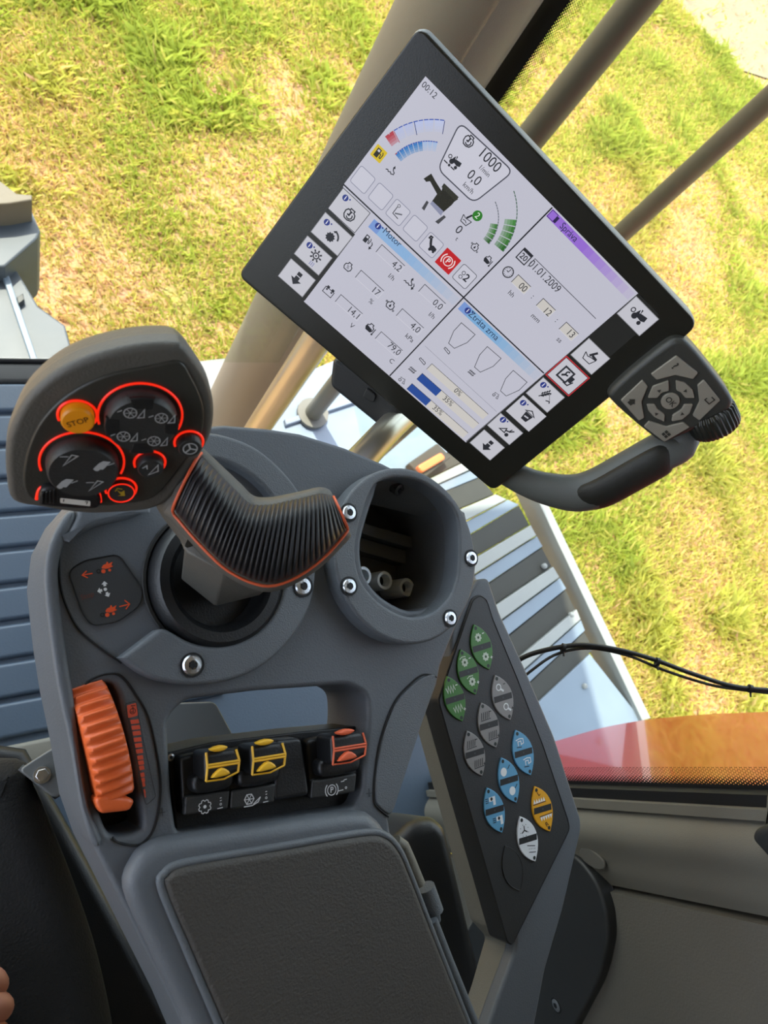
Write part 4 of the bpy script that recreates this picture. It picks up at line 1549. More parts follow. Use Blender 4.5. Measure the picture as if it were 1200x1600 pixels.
for (pp, colr, kind) in keys:
    c, ax, nx, hl, hw = almond(pp[0], pp[1], KH)
    b = plate('almond_key', almond_pts(c, ax, nx, hl, hw), -0.001, KH if colr != 'none' else 0.0006, KB[colr], K, ka, 0.0004)
    if kind in lab:
        b['label'] = lab[kind]
    elif kind == 'sieve':
        b['label'] = 'grey key pair with sieve symbols'
    if colr == 'none':
        tube('outline', [K.w(x, y, 0.0006) for x, y in almond_pts(c, ax, nx, hl, hw, 0.98)], 0.00025, DARK, b, 5, closed=True)
        continue
    k = Ink(K, KH + 0.0001)
    vx_, uy = nx, ax              # nx: across, ax: tip to tip
    if Vector(nx).dot(Vector(K.loc(pp[0] + 5, pp[1] - 1, KH)) - c) < 0:
        vx_ = -nx
    m = hl / 35.0 * 1.22
    # reading direction along the centre band
    bd = (Vector(K.loc(pp[0] + 14, pp[1] - 5, KH)) - Vector(K.loc(pp[0] - 14, pp[1] + 5, KH))).normalized()
    bu = Vector((-bd.y, bd.x))
    Q = lambda a, q: tuple(c + bd * a * m + bu * q * m)
    # dark centre band clipped to the almond
    t_ = 4.0
    k.poly([Q(-15.2, -t_ + 1), Q(14.4, -t_), Q(15.2, t_ - 1), Q(-14.4, t_)], '1c1d1e', 0)
    k.disc(*Q(0, 0), 1.1 * m, '3a3f45', 1, 10)
    for sg in (-1, 1):
        k.disc(*tuple(c + ax * hl * 0.83 * sg), 2.2 * m, '1d2522', 0, 14)
    for sg in (1, -1):
        cc = c + bu * 14.5 * m * sg * 1.0 + bd * (-0.5) * m * sg
        cc = c + (-ax if sg > 0 else ax) * hl * 0.43 + bd * (-0.8 if sg > 0 else 0.8) * m
        T = lambda a, q: tuple(Vector(cc) + bd * a * m + bu * q * m)
        WHT, INK = 'e6e9ea', '1e2226'
        if kind in ('gear', 'gearsw'):
            kw = 'c9d6c4'
            k.poly([T(5.6 * f_ * math.cos(math.pi * j / 8), 5.6 * f_ * math.sin(math.pi * j / 8)) for j, f_ in [(j, 1.0 if j % 2 else 0.78) for j in range(16)]], kw, 0)
            k.disc(*T(0, 0), 1.7 * m, '274b1e', 1, 10)
            if kind == 'gearsw':
                k.line([T(-7, 5), T(-3, 7), T(3, 6.5)], 1.0 * m, kw, 0)
        elif kind == 'zig':
            k.line([T(-8, 3), T(-6, -3), T(-4, 4), T(-2, -4), T(0, 4), T(2, -4), T(4, 4), T(6, -2)], 1.2 * m, 'c9d6c4', 0)
        elif kind == 'fan':
            k.ringo(*T(-1, 1), 3.6 * m, 1.3 * m, WHT, 0, 14)
            k.line([T(1, -1), T(6, -5)], 2.4 * m, WHT, 0)
        elif kind == 'sieve':
            for j in range(5):
                k.line([T(-7 + j * 3, -4), T(-5 + j * 3, 4)], 1.1 * m, INK, 0)
            k.line([T(-8, -5), T(8, -5)], 0.9 * m, INK, 0)
        elif kind == 'tank':
            k.line([T(-6, 4), T(0, 5), T(6, 4), T(6, -1), T(2, -2), T(2, 2), T(-3, 2), T(-3, -3)], 1.1 * m, WHT, 0)
            k.line([T(-6, -4), T(2, -5)], 1.1 * m, '20343f', 0)
        elif kind == 'drop':
            k.disc(*T(-3 if sg > 0 else -1, -1), 5.0 * m, WHT, 0, 14)
            k.line([T(4, 1), T(8, 5)], 1.2 * m, '20343f', 0)
        elif kind == 'nozzle':
            k.poly([T(-3, 4), T(7, 4), T(7, -6), T(3, -6), T(3, -1), T(-3, -1)], WHT, 0)
            k.disc(*T(1, 1.6), 2.0 * m, INK, 1, 10)
            for j in range(3):
                k.line([T(-9, 3 - j * 2.2), T(-4, 3 - j * 2.2)], 0.9 * m, INK, 0)
        elif kind == 'teeth':
            s2 = -1 if sg > 0 else 1
            for j in range(5):
                k.poly([T(-10 + j * 4, -3 * -s2 if False else -3.5 * (1 if sg > 0 else -1)), T(-6 + j * 4, -3.5 * (1 if sg > 0 else -1)), T(-8 + j * 4, 1.5 * (1 if sg > 0 else -1))], WHT, 0)
            k.line([T(-11, -4.4 * (1 if sg > 0 else -1)), T(11, -4.4 * (1 if sg > 0 else -1))], 0.9 * m, INK, 1)
            k.text('L' if sg > 0 else 'R', *T(0.5 * sg, 6.3 * sg), 8 * m, '3a2506', 1, rot=math.atan2(-ax.y, -ax.x) - math.pi / 2 + (0.25), bold=0.01)
        elif kind == 'prop':
            if sg > 0:
                for j in range(3):
                    a = math.pi / 2 + j * 2.094
                    k.line([T(0, -1), T(5.2 * math.cos(a), -1 + 5.2 * math.sin(a))], 1.5 * m, INK, 0)
                for j in range(8):
                    a = j * math.pi / 4 + 0.3
                    k.disc(*T(6.6 * math.cos(a), -1 + 6.6 * math.sin(a)), 0.6 * m, INK, 0, 6)
            else:
                k.line([T(-7, 5), T(6, 2)], 0.9 * m, INK, 0)
                k.line([T(-5, -3), T(6, -5)], 0.9 * m, INK, 0)
                for j in range(4):
                    k.disc(*T(-4 + j * 3, 0.6 - j * 0.5), 0.6 * m, INK, 0, 6)
        # minus / plus marks
        if kind in ('gear', 'gearsw', 'zig', 'fan', 'sieve'):
            mc_ = 'dfe6dc' if colr == 'green' else '2a2c2e'
            k.line([T(7, 3 * sg), T(10.5, 3 * sg)], 1.1 * m, mc_, 1)
            if sg < 0:
                k.line([T(8.75, -4.8), T(8.75, -1.2)], 1.1 * m, mc_, 1)
    k.build('key_print', b)


# ================================================================== MONITOR
_f = FPX
Hc = []
quad = [(665, 119), (1030, 491), (765, 720), (434, 430)]      # display corners in the photo, clockwise from its top left
A8 = []
for (X_, Y_), (u_, v_) in zip([(0, 0), (1, 0), (1, 1), (0, 1)], quad):
    A8 += [[X_, Y_, 1, 0, 0, 0, -u_ * X_, -u_ * Y_, -u_], [0, 0, 0, X_, Y_, 1, -v_ * X_, -v_ * Y_, -v_]]
Hm = np.linalg.svd(np.array(A8, float))[2][-1].reshape(3, 3)
Mm = np.linalg.inv(np.array([[_f, 0, CX], [0, _f, CY], [0, 0, 1]])) @ Hm
if Mm[2, 2] < 0:
    Mm = -Mm
SCW = 0.246
sc1 = SCW / np.linalg.norm(Mm[:, 0])
ea = Mm[:, 0] / np.linalg.norm(Mm[:, 0])
eb = Mm[:, 1] - ea * (ea @ Mm[:, 1])
eb /= np.linalg.norm(eb)
SCH = np.linalg.norm(Mm[:, 1]) * sc1
T0 = Mm[:, 2] * sc1
en = np.cross(ea, eb)
D = Frame(CAM + cv(*T0), -cv(*en), -cv(*eb))      # origin: display top left; X right, Y up, N out of the glass
mon = thing('monitor', 'black touchscreen monitor showing white machine data screens, with silver-grey housing', 'monitor', D.w(SCW / 2, -SCH, -0.02))
SL = lambda x, y: D.loc(x, y)
bez_px = [(655, 40), (1093, 508), (771, 768), (371, 431)]
bz = fillet(D.locs(bez_px), [0.008, 0.010, 0.008, 0.008])
plate('housing', offs(bz, 0.0010), -0.030, -0.0035, HOUS, D, mon, 0.005, 4)
plate('bezel', bz, -0.006, 0.0, BEZEL, D, mon, 0.0016, 3)
plate('back_cover', offs(bz, -0.03), -0.048, -0.028, HOUS, D, mon, 0.008, 3)
scr = plate('screen', [(0, 0), (SCW, 0), (SCW, -SCH), (0, -SCH)], -0.001, 0.0002, GLOSSB, D, mon)

# -- pictograms in a unit box
BK = '2a2c33'


def icon(k, kind, x, y, s, col=BK, ly=3):
    P = lambda *pts: [(x + a * s, y + b * s) for a, b in pts]
    lw = s * 0.16
    if kind == 'engine':
        k.line(P((-.55, .45), (-.3, .45), (-.3, .7), (.3, .7), (.3, .45), (.6, .3), (.75, -.1), (.55, -.6), (.1, -.8), (-.4, -.75), (-.7, -.4), (-.75, .1)), lw, col, ly, True)
        k.line(P((-.05, .4), (-.05, -.15), (-.35, -.15)), lw * 1.3, col, ly)
        k.line(P((.15, .35), (-.25, .38)), lw, col, ly)
        k.arc(x + .05 * s, y - .2 * s, .38 * s, -2.6, .9, lw, col, ly)
    elif kind in ('engpct', 'engoil', 'engtemp'):
        k.line(P((-.3, .5), (-.3, .8), (.3, .8), (.3, .5), (.65, .3), (.7, -.2), (.45, -.6), (-.45, -.6), (-.7, -.2), (-.65, .3)), lw, col, ly, True)
        if kind == 'engpct':
            k.text('%', x, y - .05 * s, s * .85, col, ly)
        elif kind == 'engoil':
            k.poly(P((0, .35), (.22, -.15), (0, -.35), (-.22, -.15)), col, ly)
            k.ringo(x - .95 * s, y + .2 * s, .14 * s, lw * .7, col, ly, 10)
            k.ringo(x + .95 * s, y - .4 * s, .14 * s, lw * .7, col, ly, 10)
        else:
            k.poly(P((-.65, .2), (.5, .0), (.6, -.3), (.4, -.6), (-.45, -.6), (-.7, -.2)), col, ly)
            k.line(P((.95, .5), (.95, -.7)), lw, col, ly)
            k.disc(x + .95 * s, y - .7 * s, .18 * s, col, ly, 10)
    elif kind == 'gear':
        k.poly([(x + r * s * math.cos(math.pi * j / 10), y - .12 * s + r * s * math.sin(math.pi * j / 10)) for j, r in [(j, .62 if j % 2 else .48) for j in range(20)]], col, ly)
        k.arc(x + .1 * s, y, .85 * s, .1, 1.5, lw * 1.3, col, ly)
        k.poly(P((-.1, .7), (.25, 1.05), (.2, .6)), col, ly)
    elif kind == 'sun':
        k.ringo(x, y + .15 * s, .38 * s, lw, col, ly)
        k.disc(x, y + .15 * s, .12 * s, col, ly, 10)
        for j in range(8):
            a = j * math.pi / 4
            k.line([(x + .5 * s * math.cos(a), y + .15 * s + .5 * s * math.sin(a)), (x + .82 * s * math.cos(a), y + .15 * s + .82 * s * math.sin(a))], lw * 1.3, col, ly)
        for j in range(9):
            k.disc(x + (.1 + .25 * (j % 3)) * s - .2 * s, y - (.85 + .2 * (j // 3)) * s, .07 * s, '4a55a8', ly, 6)
    elif kind == 'arrow':
        k.poly(P((0, -.95), (.8, -.15), (.32, -.15), (.32, .3), (-.32, .3), (-.32, -.15), (-.8, -.15)), col, ly)
        k.poly(P((-.32, .42), (.32, .42), (.32, .95), (-.32, .95)), col, ly)
    elif kind == 'fuel':
        k.poly(P((-.7, .8), (.15, .8), (.15, -.8), (-.7, -.8)), col, ly)
        k.poly(P((-.5, .6), (-.05, .6), (-.05, .2), (-.5, .2)), 'cfd0dc' if s > 0 else col, ly + 1)
        k.line(P((.15, .1), (.4, .1), (.45, -.5), (.7, -.5), (.75, .3), (.5, .65)), lw, col, ly)
    elif kind == 'fuelarr':
        icon(k, 'fuel', x - .2 * s, y + .1 * s, s * .85, col, ly)
        k.line(P((.7, .3), (1.0, 0), (1.0, -.7)), lw, col, ly)
        k.poly(P((.7, -.6), (1.3, -.6), (1.0, -1.1)), col, ly)
    elif kind in ('spray', 'sprayarr'):
        k.line(P((-1, -.6), (-.7, -.4), (-.4, -.6), (-.1, -.4), (.2, -.6), (.5, -.4)), lw, col, ly)
        k.poly(P((0, .9), (.3, .5), (.1, .4), (.35, 0), (.05, .1), (-.15, .5)), col, ly)
        k.line(P((.15, .1), (.55, -.1), (.6, -.5)), lw, col, ly)
        if kind == 'sprayarr':
            k.line(P((.7, .2), (1.0, -.1), (1.0, -.6)), lw, col, ly)
            k.poly(P((.7, -.5), (1.3, -.5), (1.0, -1.0)), col, ly)
    elif kind == 'battery':
        k.line(P((-.9, .4), (.9, .4), (.9, -.7), (-.9, -.7)), lw * .8, col, ly, True)
        for sg in (-1, 1):
            k.poly(P((sg * .5 - .25, .8), (sg * .5 + .25, .8), (sg * .5 + .25, .3), (sg * .5 - .25, .3)), col, ly)
            k.disc(x + sg * .5 * s, y + .1 * s, .18 * s, col, ly, 8)
    elif kind == 'wrench':
        k.line(P((-.7, .8), (-.2, .1), (.2, -.3)), lw * 2.4, col, ly)
        k.line(P((-.95, .5), (-.9, .95), (-.5, 1.0)), lw * 1.6, col, ly)
        k.poly(P((-.1, -.1), (.3, .2), (1.0, .1), (1.1, -.3), (.6, -.6), (0, -.5)), col, ly)
        k.disc(x + .2 * s, y - .6 * s, .24 * s, col, ly, 10)
        k.disc(x + .85 * s, y - .55 * s, .2 * s, col, ly, 10)
    elif kind in ('combine', 'tractor'):
        k.poly(P((-.5, .1), (-.3, .7), (-.05, .7), (0, .3), (.9, .45), (1.0, -.1), (.6, -.3), (-.4, -.2)), col, ly)
        k.line(P((-.35, .75), (-.1, .25)), lw * .7, 'd0d0dc', ly + 1)
        k.disc(x - .35 * s, y - .3 * s, .36 * s, col, ly, 16)
        k.disc(x + .6 * s, y - .55 * s, .24 * s, col, ly, 12)
        k.ringo(x - .95 * s, y + .05 * s, .24 * s, lw * .7, col, ly, 12)
        if kind == 'tractor':
            k.line(P((-1.3, -.9), (-.6, -.9)), lw, col, ly)
            k.line(P((.0, -.9), (.7, -.9)), lw, col, ly)
            k.disc(x - .3 * s, y - .9 * s, .2 * s, col, ly, 8)
    elif kind == 'grain':
        k.line(P((-.8, .2), (-.5, -.8), (.6, -.8), (.9, .2)), lw * .8, col, ly, False)
        k.line(P((-.8, .2), (-.2, 0), (.9, .2)), lw * .7, col, ly)
        k.line(P((.3, 1.0), (-.1, .1)), lw * 1.8, col, ly)
        k.line(P((-.4, -.4), (0, -.3), (.4, -.5)), lw * .7, col, ly)
    elif kind == 'pen':
        k.line(P((-.9, .1), (-.55, -.75), (.65, -.75), (.95, .1)), lw * .7, col, ly, False)
        k.line(P((-.9, .1), (-.3, -.15), (.2, .0), (.95, .1)), lw * .7, col, ly)
        k.line(P((.35, 1.0), (-.2, .05)), lw * 2, col, ly)
        k.poly(P((.15, .45), (.95, .35), (1.0, .05), (.1, .12)), col, ly)
    elif kind == 'term':
        k.line(P((-.95, .75), (.45, .75), (.45, -.75), (-.95, -.75)), lw * 1.4, col, ly, True)
        k.line(P((-.6, -.35), (-.15, .1)), lw * 1.6, col, ly)
        k.arc(x - .1 * s, y + .25 * s, .24 * s, 1.2, 5.6, lw * 1.2, col, ly)
        k.poly(P((.55, .35), (1.0, .35), (1.0, -.45), (.55, -.45)), col, ly)
        k.line(P((.2, -.85), (.9, -.85), (1.15, -.1)), lw, col, ly)
    elif kind == 'ear':
        k.line(P((-.9, -.8), (-.2, .5)), lw, col, ly)
        for j in range(4):
            k.line(P((-.75 + j * .16, -.5 + j * .3), (-.35 + j * .16, -.25 + j * .3)), lw * 1.5, col, ly)
            k.line(P((-.8 + j * .16, -.3 + j * .3), (-.85 + j * .16, .05 + j * .3)), lw * 1.3, col, ly)
        for j in range(5):
            k.disc(x + (.1 + j * .17) * s, y + (.35 - j * .17) * s, .08 * s, col, ly, 6)
        k.line(P((.3, -.6), (.8, -.35), (1.0, -.6)), lw, col, ly)
    elif kind == 'bucket':
        k.poly(P((-.6, .35), (.75, .35), (.55, -.9), (-.4, -.9)), col, ly)
        k.line(P((-.75, .45), (0, .95), (.9, .45)), lw, col, ly, True)
        k.line(P((-.3, -.3), (.4, -.2)), lw * 1.3, 'c4c4cf', ly + 1)
    elif kind == 'header':
        k.line(P((-.95, -.5), (-.2, .2), (.0, -.5)), lw, col, ly, True)
        k.disc(x + .45 * s, y - .55 * s, .3 * s, col, ly, 12)
        k.line(P((-.1, -.1), (.5, .1), (.9, .6)), lw * 1.3, col, ly)
        k.line(P((.4, .1), (.5, .6)), lw, col, ly)
    elif kind == 'cal':
        k.poly(P((-.8, .9), (.8, .9), (.8, .55), (-.8, .55)), col, ly)
        k.line(P((-.8, .9), (.8, .9), (.8, -.8), (-.8, -.8)), lw, col, ly, True)
        k.text('20', x, y - .1 * s, s * 1.15, col, ly + 1, bold=0.015)
    elif kind == 'clock':
        k.ringo(x, y, .92 * s, lw * 1.1, col, ly)
        for j in range(12):
            a = j * math.pi / 6
            k.line([(x + .62 * s * math.cos(a), y + .62 * s * math.sin(a)), (x + .8 * s * math.cos(a), y + .8 * s * math.sin(a))], lw * .6, col, ly)
        k.line(P((0, 0), (.05, .6)), lw * .8, col, ly)
        k.line(P((0, 0), (-.4, .1)), lw * .8, col, ly)
    elif kind == 'shaker':
        k.line(P((-.9, .3), (-.7, .4), (-.5, .25), (-.2, .4), (.1, .2), (.5, .3), (.9, .1), (.9, -.4), (-.9, -.1)), lw, col, ly, True)
    elif kind == 'sieve':
        for j in range(4):
            k.line(P((-.9 + j * .45, .1), (-.5 + j * .45, .5)), lw * 1.5, col, ly)
            k.line(P((-.9 + j * .45, -.5), (-.5 + j * .45, -.1)), lw * 1.5, col, ly)
    elif kind == 'straw':
        k.ringo(x - .55 * s, y - .3 * s, .32 * s, lw, col, ly, 14)
        k.line(P((-.4, .4), (.3, .6), (.9, -.5), (.4, -.6), (.3, .2)), lw * .8, col, ly)
        k.line(P((-.9, .3), (-.5, .5)), lw, col, ly)


def info(k, px, py, ly=4):
    x, y = SL(px, py)
    r = 5.0 * pxs(D, px, py)
    k.disc(x, y, r, '2c3a86', ly, 16)
    k.text('i', x, y, r * 1.9, 'e8e8f4', ly + 1, bold=0.03)
    k.disc(x + r * 1.45, y + r * .55, r * .28, '2c3a86', ly, 8)


BG = 'c6c6d4'
def sink():
    return Ink(D, 0.0004, 0.00003)


# base fields
k = sink()
k.poly([SL(665, 119), SL(997, 458), SL(728, 691), SL(475, 471), SL(538, 287)], BG, 0)
k.poly([SL(512, 325), SL(555, 366), SL(476, 470), SL(434, 430)], '2b2c2b', 1)
k.poly([SL(997, 458), SL(1030, 491), SL(765, 720), SL(728, 689)], '232423', 0)
c_ = SL(671, 141)
k.text('00:12', *c_, 13 * pxs(D, 671, 141), BK, 3)
k.build('screen_background', scr, SCRINK)

# dividers
k = sink()
k.line([SL(537, 288), SL(724.5, 464.5), SL(850, 583)], 0.0011, '1d1e24', 3)
k.line([SL(863, 324), SL(724.5, 464.5), SL(609, 587)], 0.0011, '1d1e24', 3)
k.build('panel_divider', scr, SCRINK)


def arc3(p, q, r):
    ax_, ay, bx, by, cx, cy = *p, *q, *r
    d = 2 * (ax_ * (by - cy) + bx * (cy - ay) + cx * (ay - by))
    ux = ((ax_ ** 2 + ay ** 2) * (by - cy) + (bx ** 2 + by ** 2) * (cy - ay) + (cx ** 2 + cy ** 2) * (ay - by)) / d
    uy = ((ax_ ** 2 + ay ** 2) * (cx - bx) + (bx ** 2 + by ** 2) * (ax_ - cx) + (cx ** 2 + cy ** 2) * (bx - ax_)) / d
    R_ = math.hypot(ax_ - ux, ay - uy)
    a0, a1 = math.atan2(ay - uy, ax_ - ux), math.atan2(cy - uy, cx - ux)
    am = math.atan2(by - uy, bx - ux)
    while a1 - a0 > math.pi:
        a1 -= 2 * math.pi
    while a1 - a0 < -math.pi:
        a1 += 2 * math.pi
    return ux, uy, R_, a0, a1


def gauge(k, p, q, r, depth, segs, cols, edge, redn=0, fade=None):
    """banded arc gauge: outer edge through three pixels, bands reaching inwards by depth (m)"""
    x, y, R_, a0, a1 = arc3(SL(*p), SL(*q), SL(*r))
    n = segs
    for i in range(n):
        b0, b1 = a0 + (a1 - a0) * (i + .06) / n, a0 + (a1 - a0) * (i + .94) / n
        cs = cols[i] if i < len(cols) else cols[-1]
        if cs:
            for j in range(4):
                r0, r1 = R_ - depth * j / 4, R_ - depth * (j + 1) / 4
                t = j / 4
                c0 = [int(cs[m:m + 2], 16) for m in (0, 2, 4)]
                c1 = [int(BG[m:m + 2], 16) for m in (0, 2, 4)]
                cm = ''.join('%02x' % int(u * (1 - t * .8) + v * t * .8) for u, v in zip(c0, c1))
                pts = [(x + r0 * math.cos(b), y + r0 * math.sin(b)) for b in (b0, (b0 + b1) / 2, b1)] + [(x + r1 * math.cos(b), y + r1 * math.sin(b)) for b in (b1, (b0 + b1) / 2, b0)]
                k.poly(pts, cm, 2)
    for i in range(n * 2):
        b0, b1 = a0 + (a1 - a0) * (i + .08) / (2 * n), a0 + (a1 - a0) * (i + .92) / (2 * n)
        k.arc(x, y, R_ + .0003, b0, b1, 0.0007, edge if i >= redn else 'b03a48', 3, 4)
    return x, y, R_, a0, a1


k = sink()
x, y, R_, a0, a1 = gauge(k, (602, 215), (647, 191), (695, 189), 0.0075, 6, ['b8404c', 'b9c2e4', 'b9c2e4', 'bcc6ea', 'bcc6ea', 'c2caea'], '3c58b0', 2)
for t in (0.17, 0.52, 1.0):
    a = a0 + (a1 - a0) * t
    k.line([(x + R_ * math.cos(a), y + R_ * math.sin(a)), (x + (R_ - .0085) * math.cos(a), y + (R_ - .0085) * math.sin(a))], 0.0005, '2a3a78' if t > .2 else 'b03a48', 3)
k.build('level_gauge', scr, SCRINK)
k = sink()
gauge(k, (618, 242), (648, 224), (684, 223), 0.006, 9, ['3f7fc4'] * 6 + ['a9c0e4'] * 3, '3c58b0', 1)
k.build('level_gauge', scr, SCRINK)
k = sink()
gauge(k, (763, 381), (778, 347), (773, 315), 0.0055, 8, ['2f5f2c', '3f7a38', '3f7a38', '3f7a38'] + [None] * 4, '6a6f7a', 0)
k.build('level_gauge', scr, SCRINK)
k = sink()
gauge(k, (785, 393), (807, 338), (802, 298), 0.0085, 9, ['2f6a2c', '3f7a38', '3f7a38', '3f7a38', '4a8a44'] + [None] * 4, '4a6a58', 0)
k.build('level_gauge', scr, SCRINK)

# speed readout
k = sink()
pts = fillet([SL(*p) for p in ((719, 191), (802, 268), (740, 317), (684, 264))], 0.006)
k.poly(pts, 'cfcfdc', 2)
k.line(pts, 0.0009, '4a4c58', 3, True)
icon(k, 'engine', *SL(733, 220), 11 * pxs(D, 733, 220))
icon(k, 'tractor', *SL(711, 252), 11 * pxs(D, 711, 252))
for (t, px_, py_, sz) in (('1000', 765, 250, 23), ('1/min', 757, 267, 10.5), ('0,0', 741, 278, 21), ('km/h', 732, 294, 11)):
    k.text(t, *SL(px_, py_), sz * pxs(D, px_, py_), BK, 4, sx=0.92)
k.build('speed_readout', scr, SCRINK)

# warning and status tiles
k = sink()
c_ = SL(592, 240)
k.rect(*c_, 20 * pxs(D, 592, 240), 20 * pxs(D, 592, 240), 'd9bd1e', 2, 0.0008)
icon(k, 'fuel', *c_, 8.5 * pxs(D, 592, 240), '26241a')
k.build('fuel_warning', scr, SCRINK)
k = sink()
icon(k, 'spray', *SL(613, 266), 9 * pxs(D, 613, 266))
k.build('spray_symbol', scr, SCRINK)
ts = 29 * pxs(D, 640, 350)


def status_tile(px_, py_, body, edge='8a8ca0'):
    k = sink()
    c = SL(px_, py_)
    q = fillet([(c[0] + a * ts / 2, c[1] + b * ts / 2) for a, b in ((-1, -1), (1, -1), (1, 1), (-1, 1))], 0.002)
    k.poly(q, 'cdcdda', 2)
    k.line(q, 0.0005, edge, 3, True)
    body(k, c)
    k.build('status_tile', scr, SCRINK)


def t_none(k, c):
    pass


def t_auger(k, c):
    k.line([(c[0] - .003, c[1] + .003), (c[0] - .0028, c[1] - .003), (c[0] + .003, c[1] - .0035)], 0.0006, BK, 4)
    k.line([(c[0] - .0015, c[1] - .002), (c[0] + .0035, c[1] + .001)], 0.0011, '6a6c74', 4)
    k.ringo(c[0] - .0025, c[1] + .0042, .0011, .0004, BK, 4, 10)


def t_brake(k, c):
    k.rect(*c, ts * 1.04, ts * 1.04, 'c4242a', 4, 0.0006)
    k.ringo(*c, ts * .25, ts * .05, 'f2e4e4', 5)
    k.text('P', *c, ts * .42, 'f2e4e4', 5, bold=0.02)
    for sg in (0, math.pi):
        k.arc(*c, ts * .38, sg - .8, sg + .8, ts * .06, 'f2e4e4', 5)


def t_two(k, c):
    k.ringo(c[0] - .0024, c[1] + .0016, .0014, .0005, BK, 4, 12)
    k.ringo(c[0] - .0024, c[1] - .0022, .0014, .0005, BK, 4, 12)
    k.text('2', c[0] + .0018, c[1], .0085, BK, 4, bold=0.02)


status_tile(567, 281, t_none)
status_tile(595, 307, t_none)
status_tile(622, 332, t_auger)
status_tile(649, 356.5, t_none)
status_tile(674, 383, lambda k, c: icon(k, 'wrench', *c, .0052))
status_tile(700, 408, t_brake, 'c4242a')
status_tile(726, 432, t_two, '55575f')

# machine symbol seen from above
k = sink()
m0 = pxs(D, 690, 310)
G = lambda pts: [SL(*p) for p in pts]
k.poly(G([(662, 279), (674, 271), (680, 282), (690, 298), (692, 291), (699, 296), (716, 311), (710, 315), (706, 320), (692, 332), (674, 316), (683, 303), (672, 283), (666, 284)]), '2c2c26', 2)
k.poly(G([(690, 292), (694, 286), (717, 308), (711, 314)]), '35362f', 3)
k.poly(G([(672, 318), (676, 314), (693, 330), (689, 337)]), '8f93ad', 3)
k.poly(G([(659, 325), (667, 313), (670, 316), (663, 329)]), '4a4b50', 3)
k.poly(G([(680, 346), (694, 336), (697, 339), (685, 350)]), '4a4b50', 3)
k.build('machine_symbol', scr, SCRINK)

k = sink()
icon(k, 'grain', *SL(729, 342), 10 * pxs(D, 729, 342))
c_ = SL(746, 337)
k.disc(*c_, 8 * m0, '2f7d2c', 5)
k.text('2', *c_, 13 * m0, 'e6f0e2', 6)
k.text('0', *SL(717, 359), 19 * m0, BK, 4)
k.text('t', *SL(714, 373), 10 * m0, BK, 4)
k.build('grain_counter', scr, SCRINK)
k = sink()
icon(k, 'engoil', *SL(742, 386), 8 * m0)
k.build('oil_symbol', scr, SCRINK)
k = sink()
icon(k, 'engtemp', *SL(762, 406), 8 * m0)
k.build('coolant_symbol', scr, SCRINK)


def header(p0, p1, wpx, colr, txt, tp, infop=None, dark=None):
    """title bar fading to the background along its length"""
    k = sink()
    a, b = Vector(SL(*p0)), Vector(SL(*p1))
    hgt = wpx * pxs(D, *p0)
    n = 14
    c0 = [int(colr[m:m + 2], 16) for m in (0, 2, 4)]
    c1 = [int(BG[m:m + 2], 16) for m in (0, 2, 4)]
    for i in range(n):
        t0_, t1_ = i / n, (i + 1) / n
        tt = max(0, (t0_ - 0.35) / 0.65)
        cm = ''.join('%02x' % int(u * (1 - tt) + v * tt) for u, v in zip(c0, c1))
        q0, q1 = a.lerp(b, t0_), a.lerp(b, t1_)
        k.poly([(q0.x, q0.y), (q1.x, q1.y), (q1.x, q1.y - hgt), (q0.x, q0.y - hgt)], cm, 1)
    if dark:
        k.poly([(a.x, a.y), (a.x + hgt * 1.1, a.y), (a.x + hgt * 1.1, a.y - hgt), (a.x, a.y - hgt)], dark, 2)
    k.text(txt, *SL(*tp), 14.5 * pxs(D, *tp), '24304e', 4, sx=0.92)
    if infop:
        info(k, *infop)
    else:
        c = (a.x + hgt * .5, a.y - hgt * .5)
        k.line([(c[0] - hgt * .42, c[1] + hgt * .42), (c[0] + hgt * .42, c[1] + hgt * .42), (c[0] + hgt * .42, c[1] - hgt * .42), (c[0] - hgt * .42, c[1] - hgt * .42)], 0.0004, '2c2350', 3, True)
        k.poly([(c[0] + hgt * .45, c[1] + hgt * .3), (c[0] + hgt * .75, c[1] + hgt * .3), (c[0] + hgt * .75, c[1] - hgt * .4), (c[0] + hgt * .45, c[1] - hgt * .4)], '2c2350', 3)
    k.build('panel_title', scr, SCRINK)


header((585, 342), (718, 466), 15.5, '8fb6e0', 'Motor', (613, 371), (591, 353), '7c9cd8')
header((726, 471), (846, 584), 15.5, '7fb0dc', 'Ztráta zrna', (756, 509), (731, 485), '7c9cd8')
header((864, 326), (992, 458), 14.5, '9a6fd8', 'Správa', (889, 363), None)


def value(tl, trp, num, np_, unit, up, ic, ip, bgc=None):
    k = sink()
    a, b = Vector(SL(*tl)), Vector(SL(*trp))
    hh = 15.5 * pxs(D, *tl)
    if bgc:
        k.poly([(a.x, a.y), (b.x, a.y), (b.x, a.y - hh), (a.x, a.y - hh)], bgc, 1)
    k.line([(a.x, a.y - hh), (a.x, a.y), (b.x, a.y)], 0.0005, '33353d', 3)
    k.line([(a.x, a.y - hh), (b.x, a.y - hh), (b.x, a.y)], 0.0003, 'dcdce6', 3)
    k.text(num, *SL(*np_), 15 * pxs(D, *np_), BK, 4, sx=0.92)
    if unit:
        k.text(unit, *SL(*up), 11 * pxs(D, *up), BK, 4)
    if ic:
        icon(k, ic, *SL(*ip), 9 * pxs(D, *ip))
    k.build('value_field', scr, SCRINK)


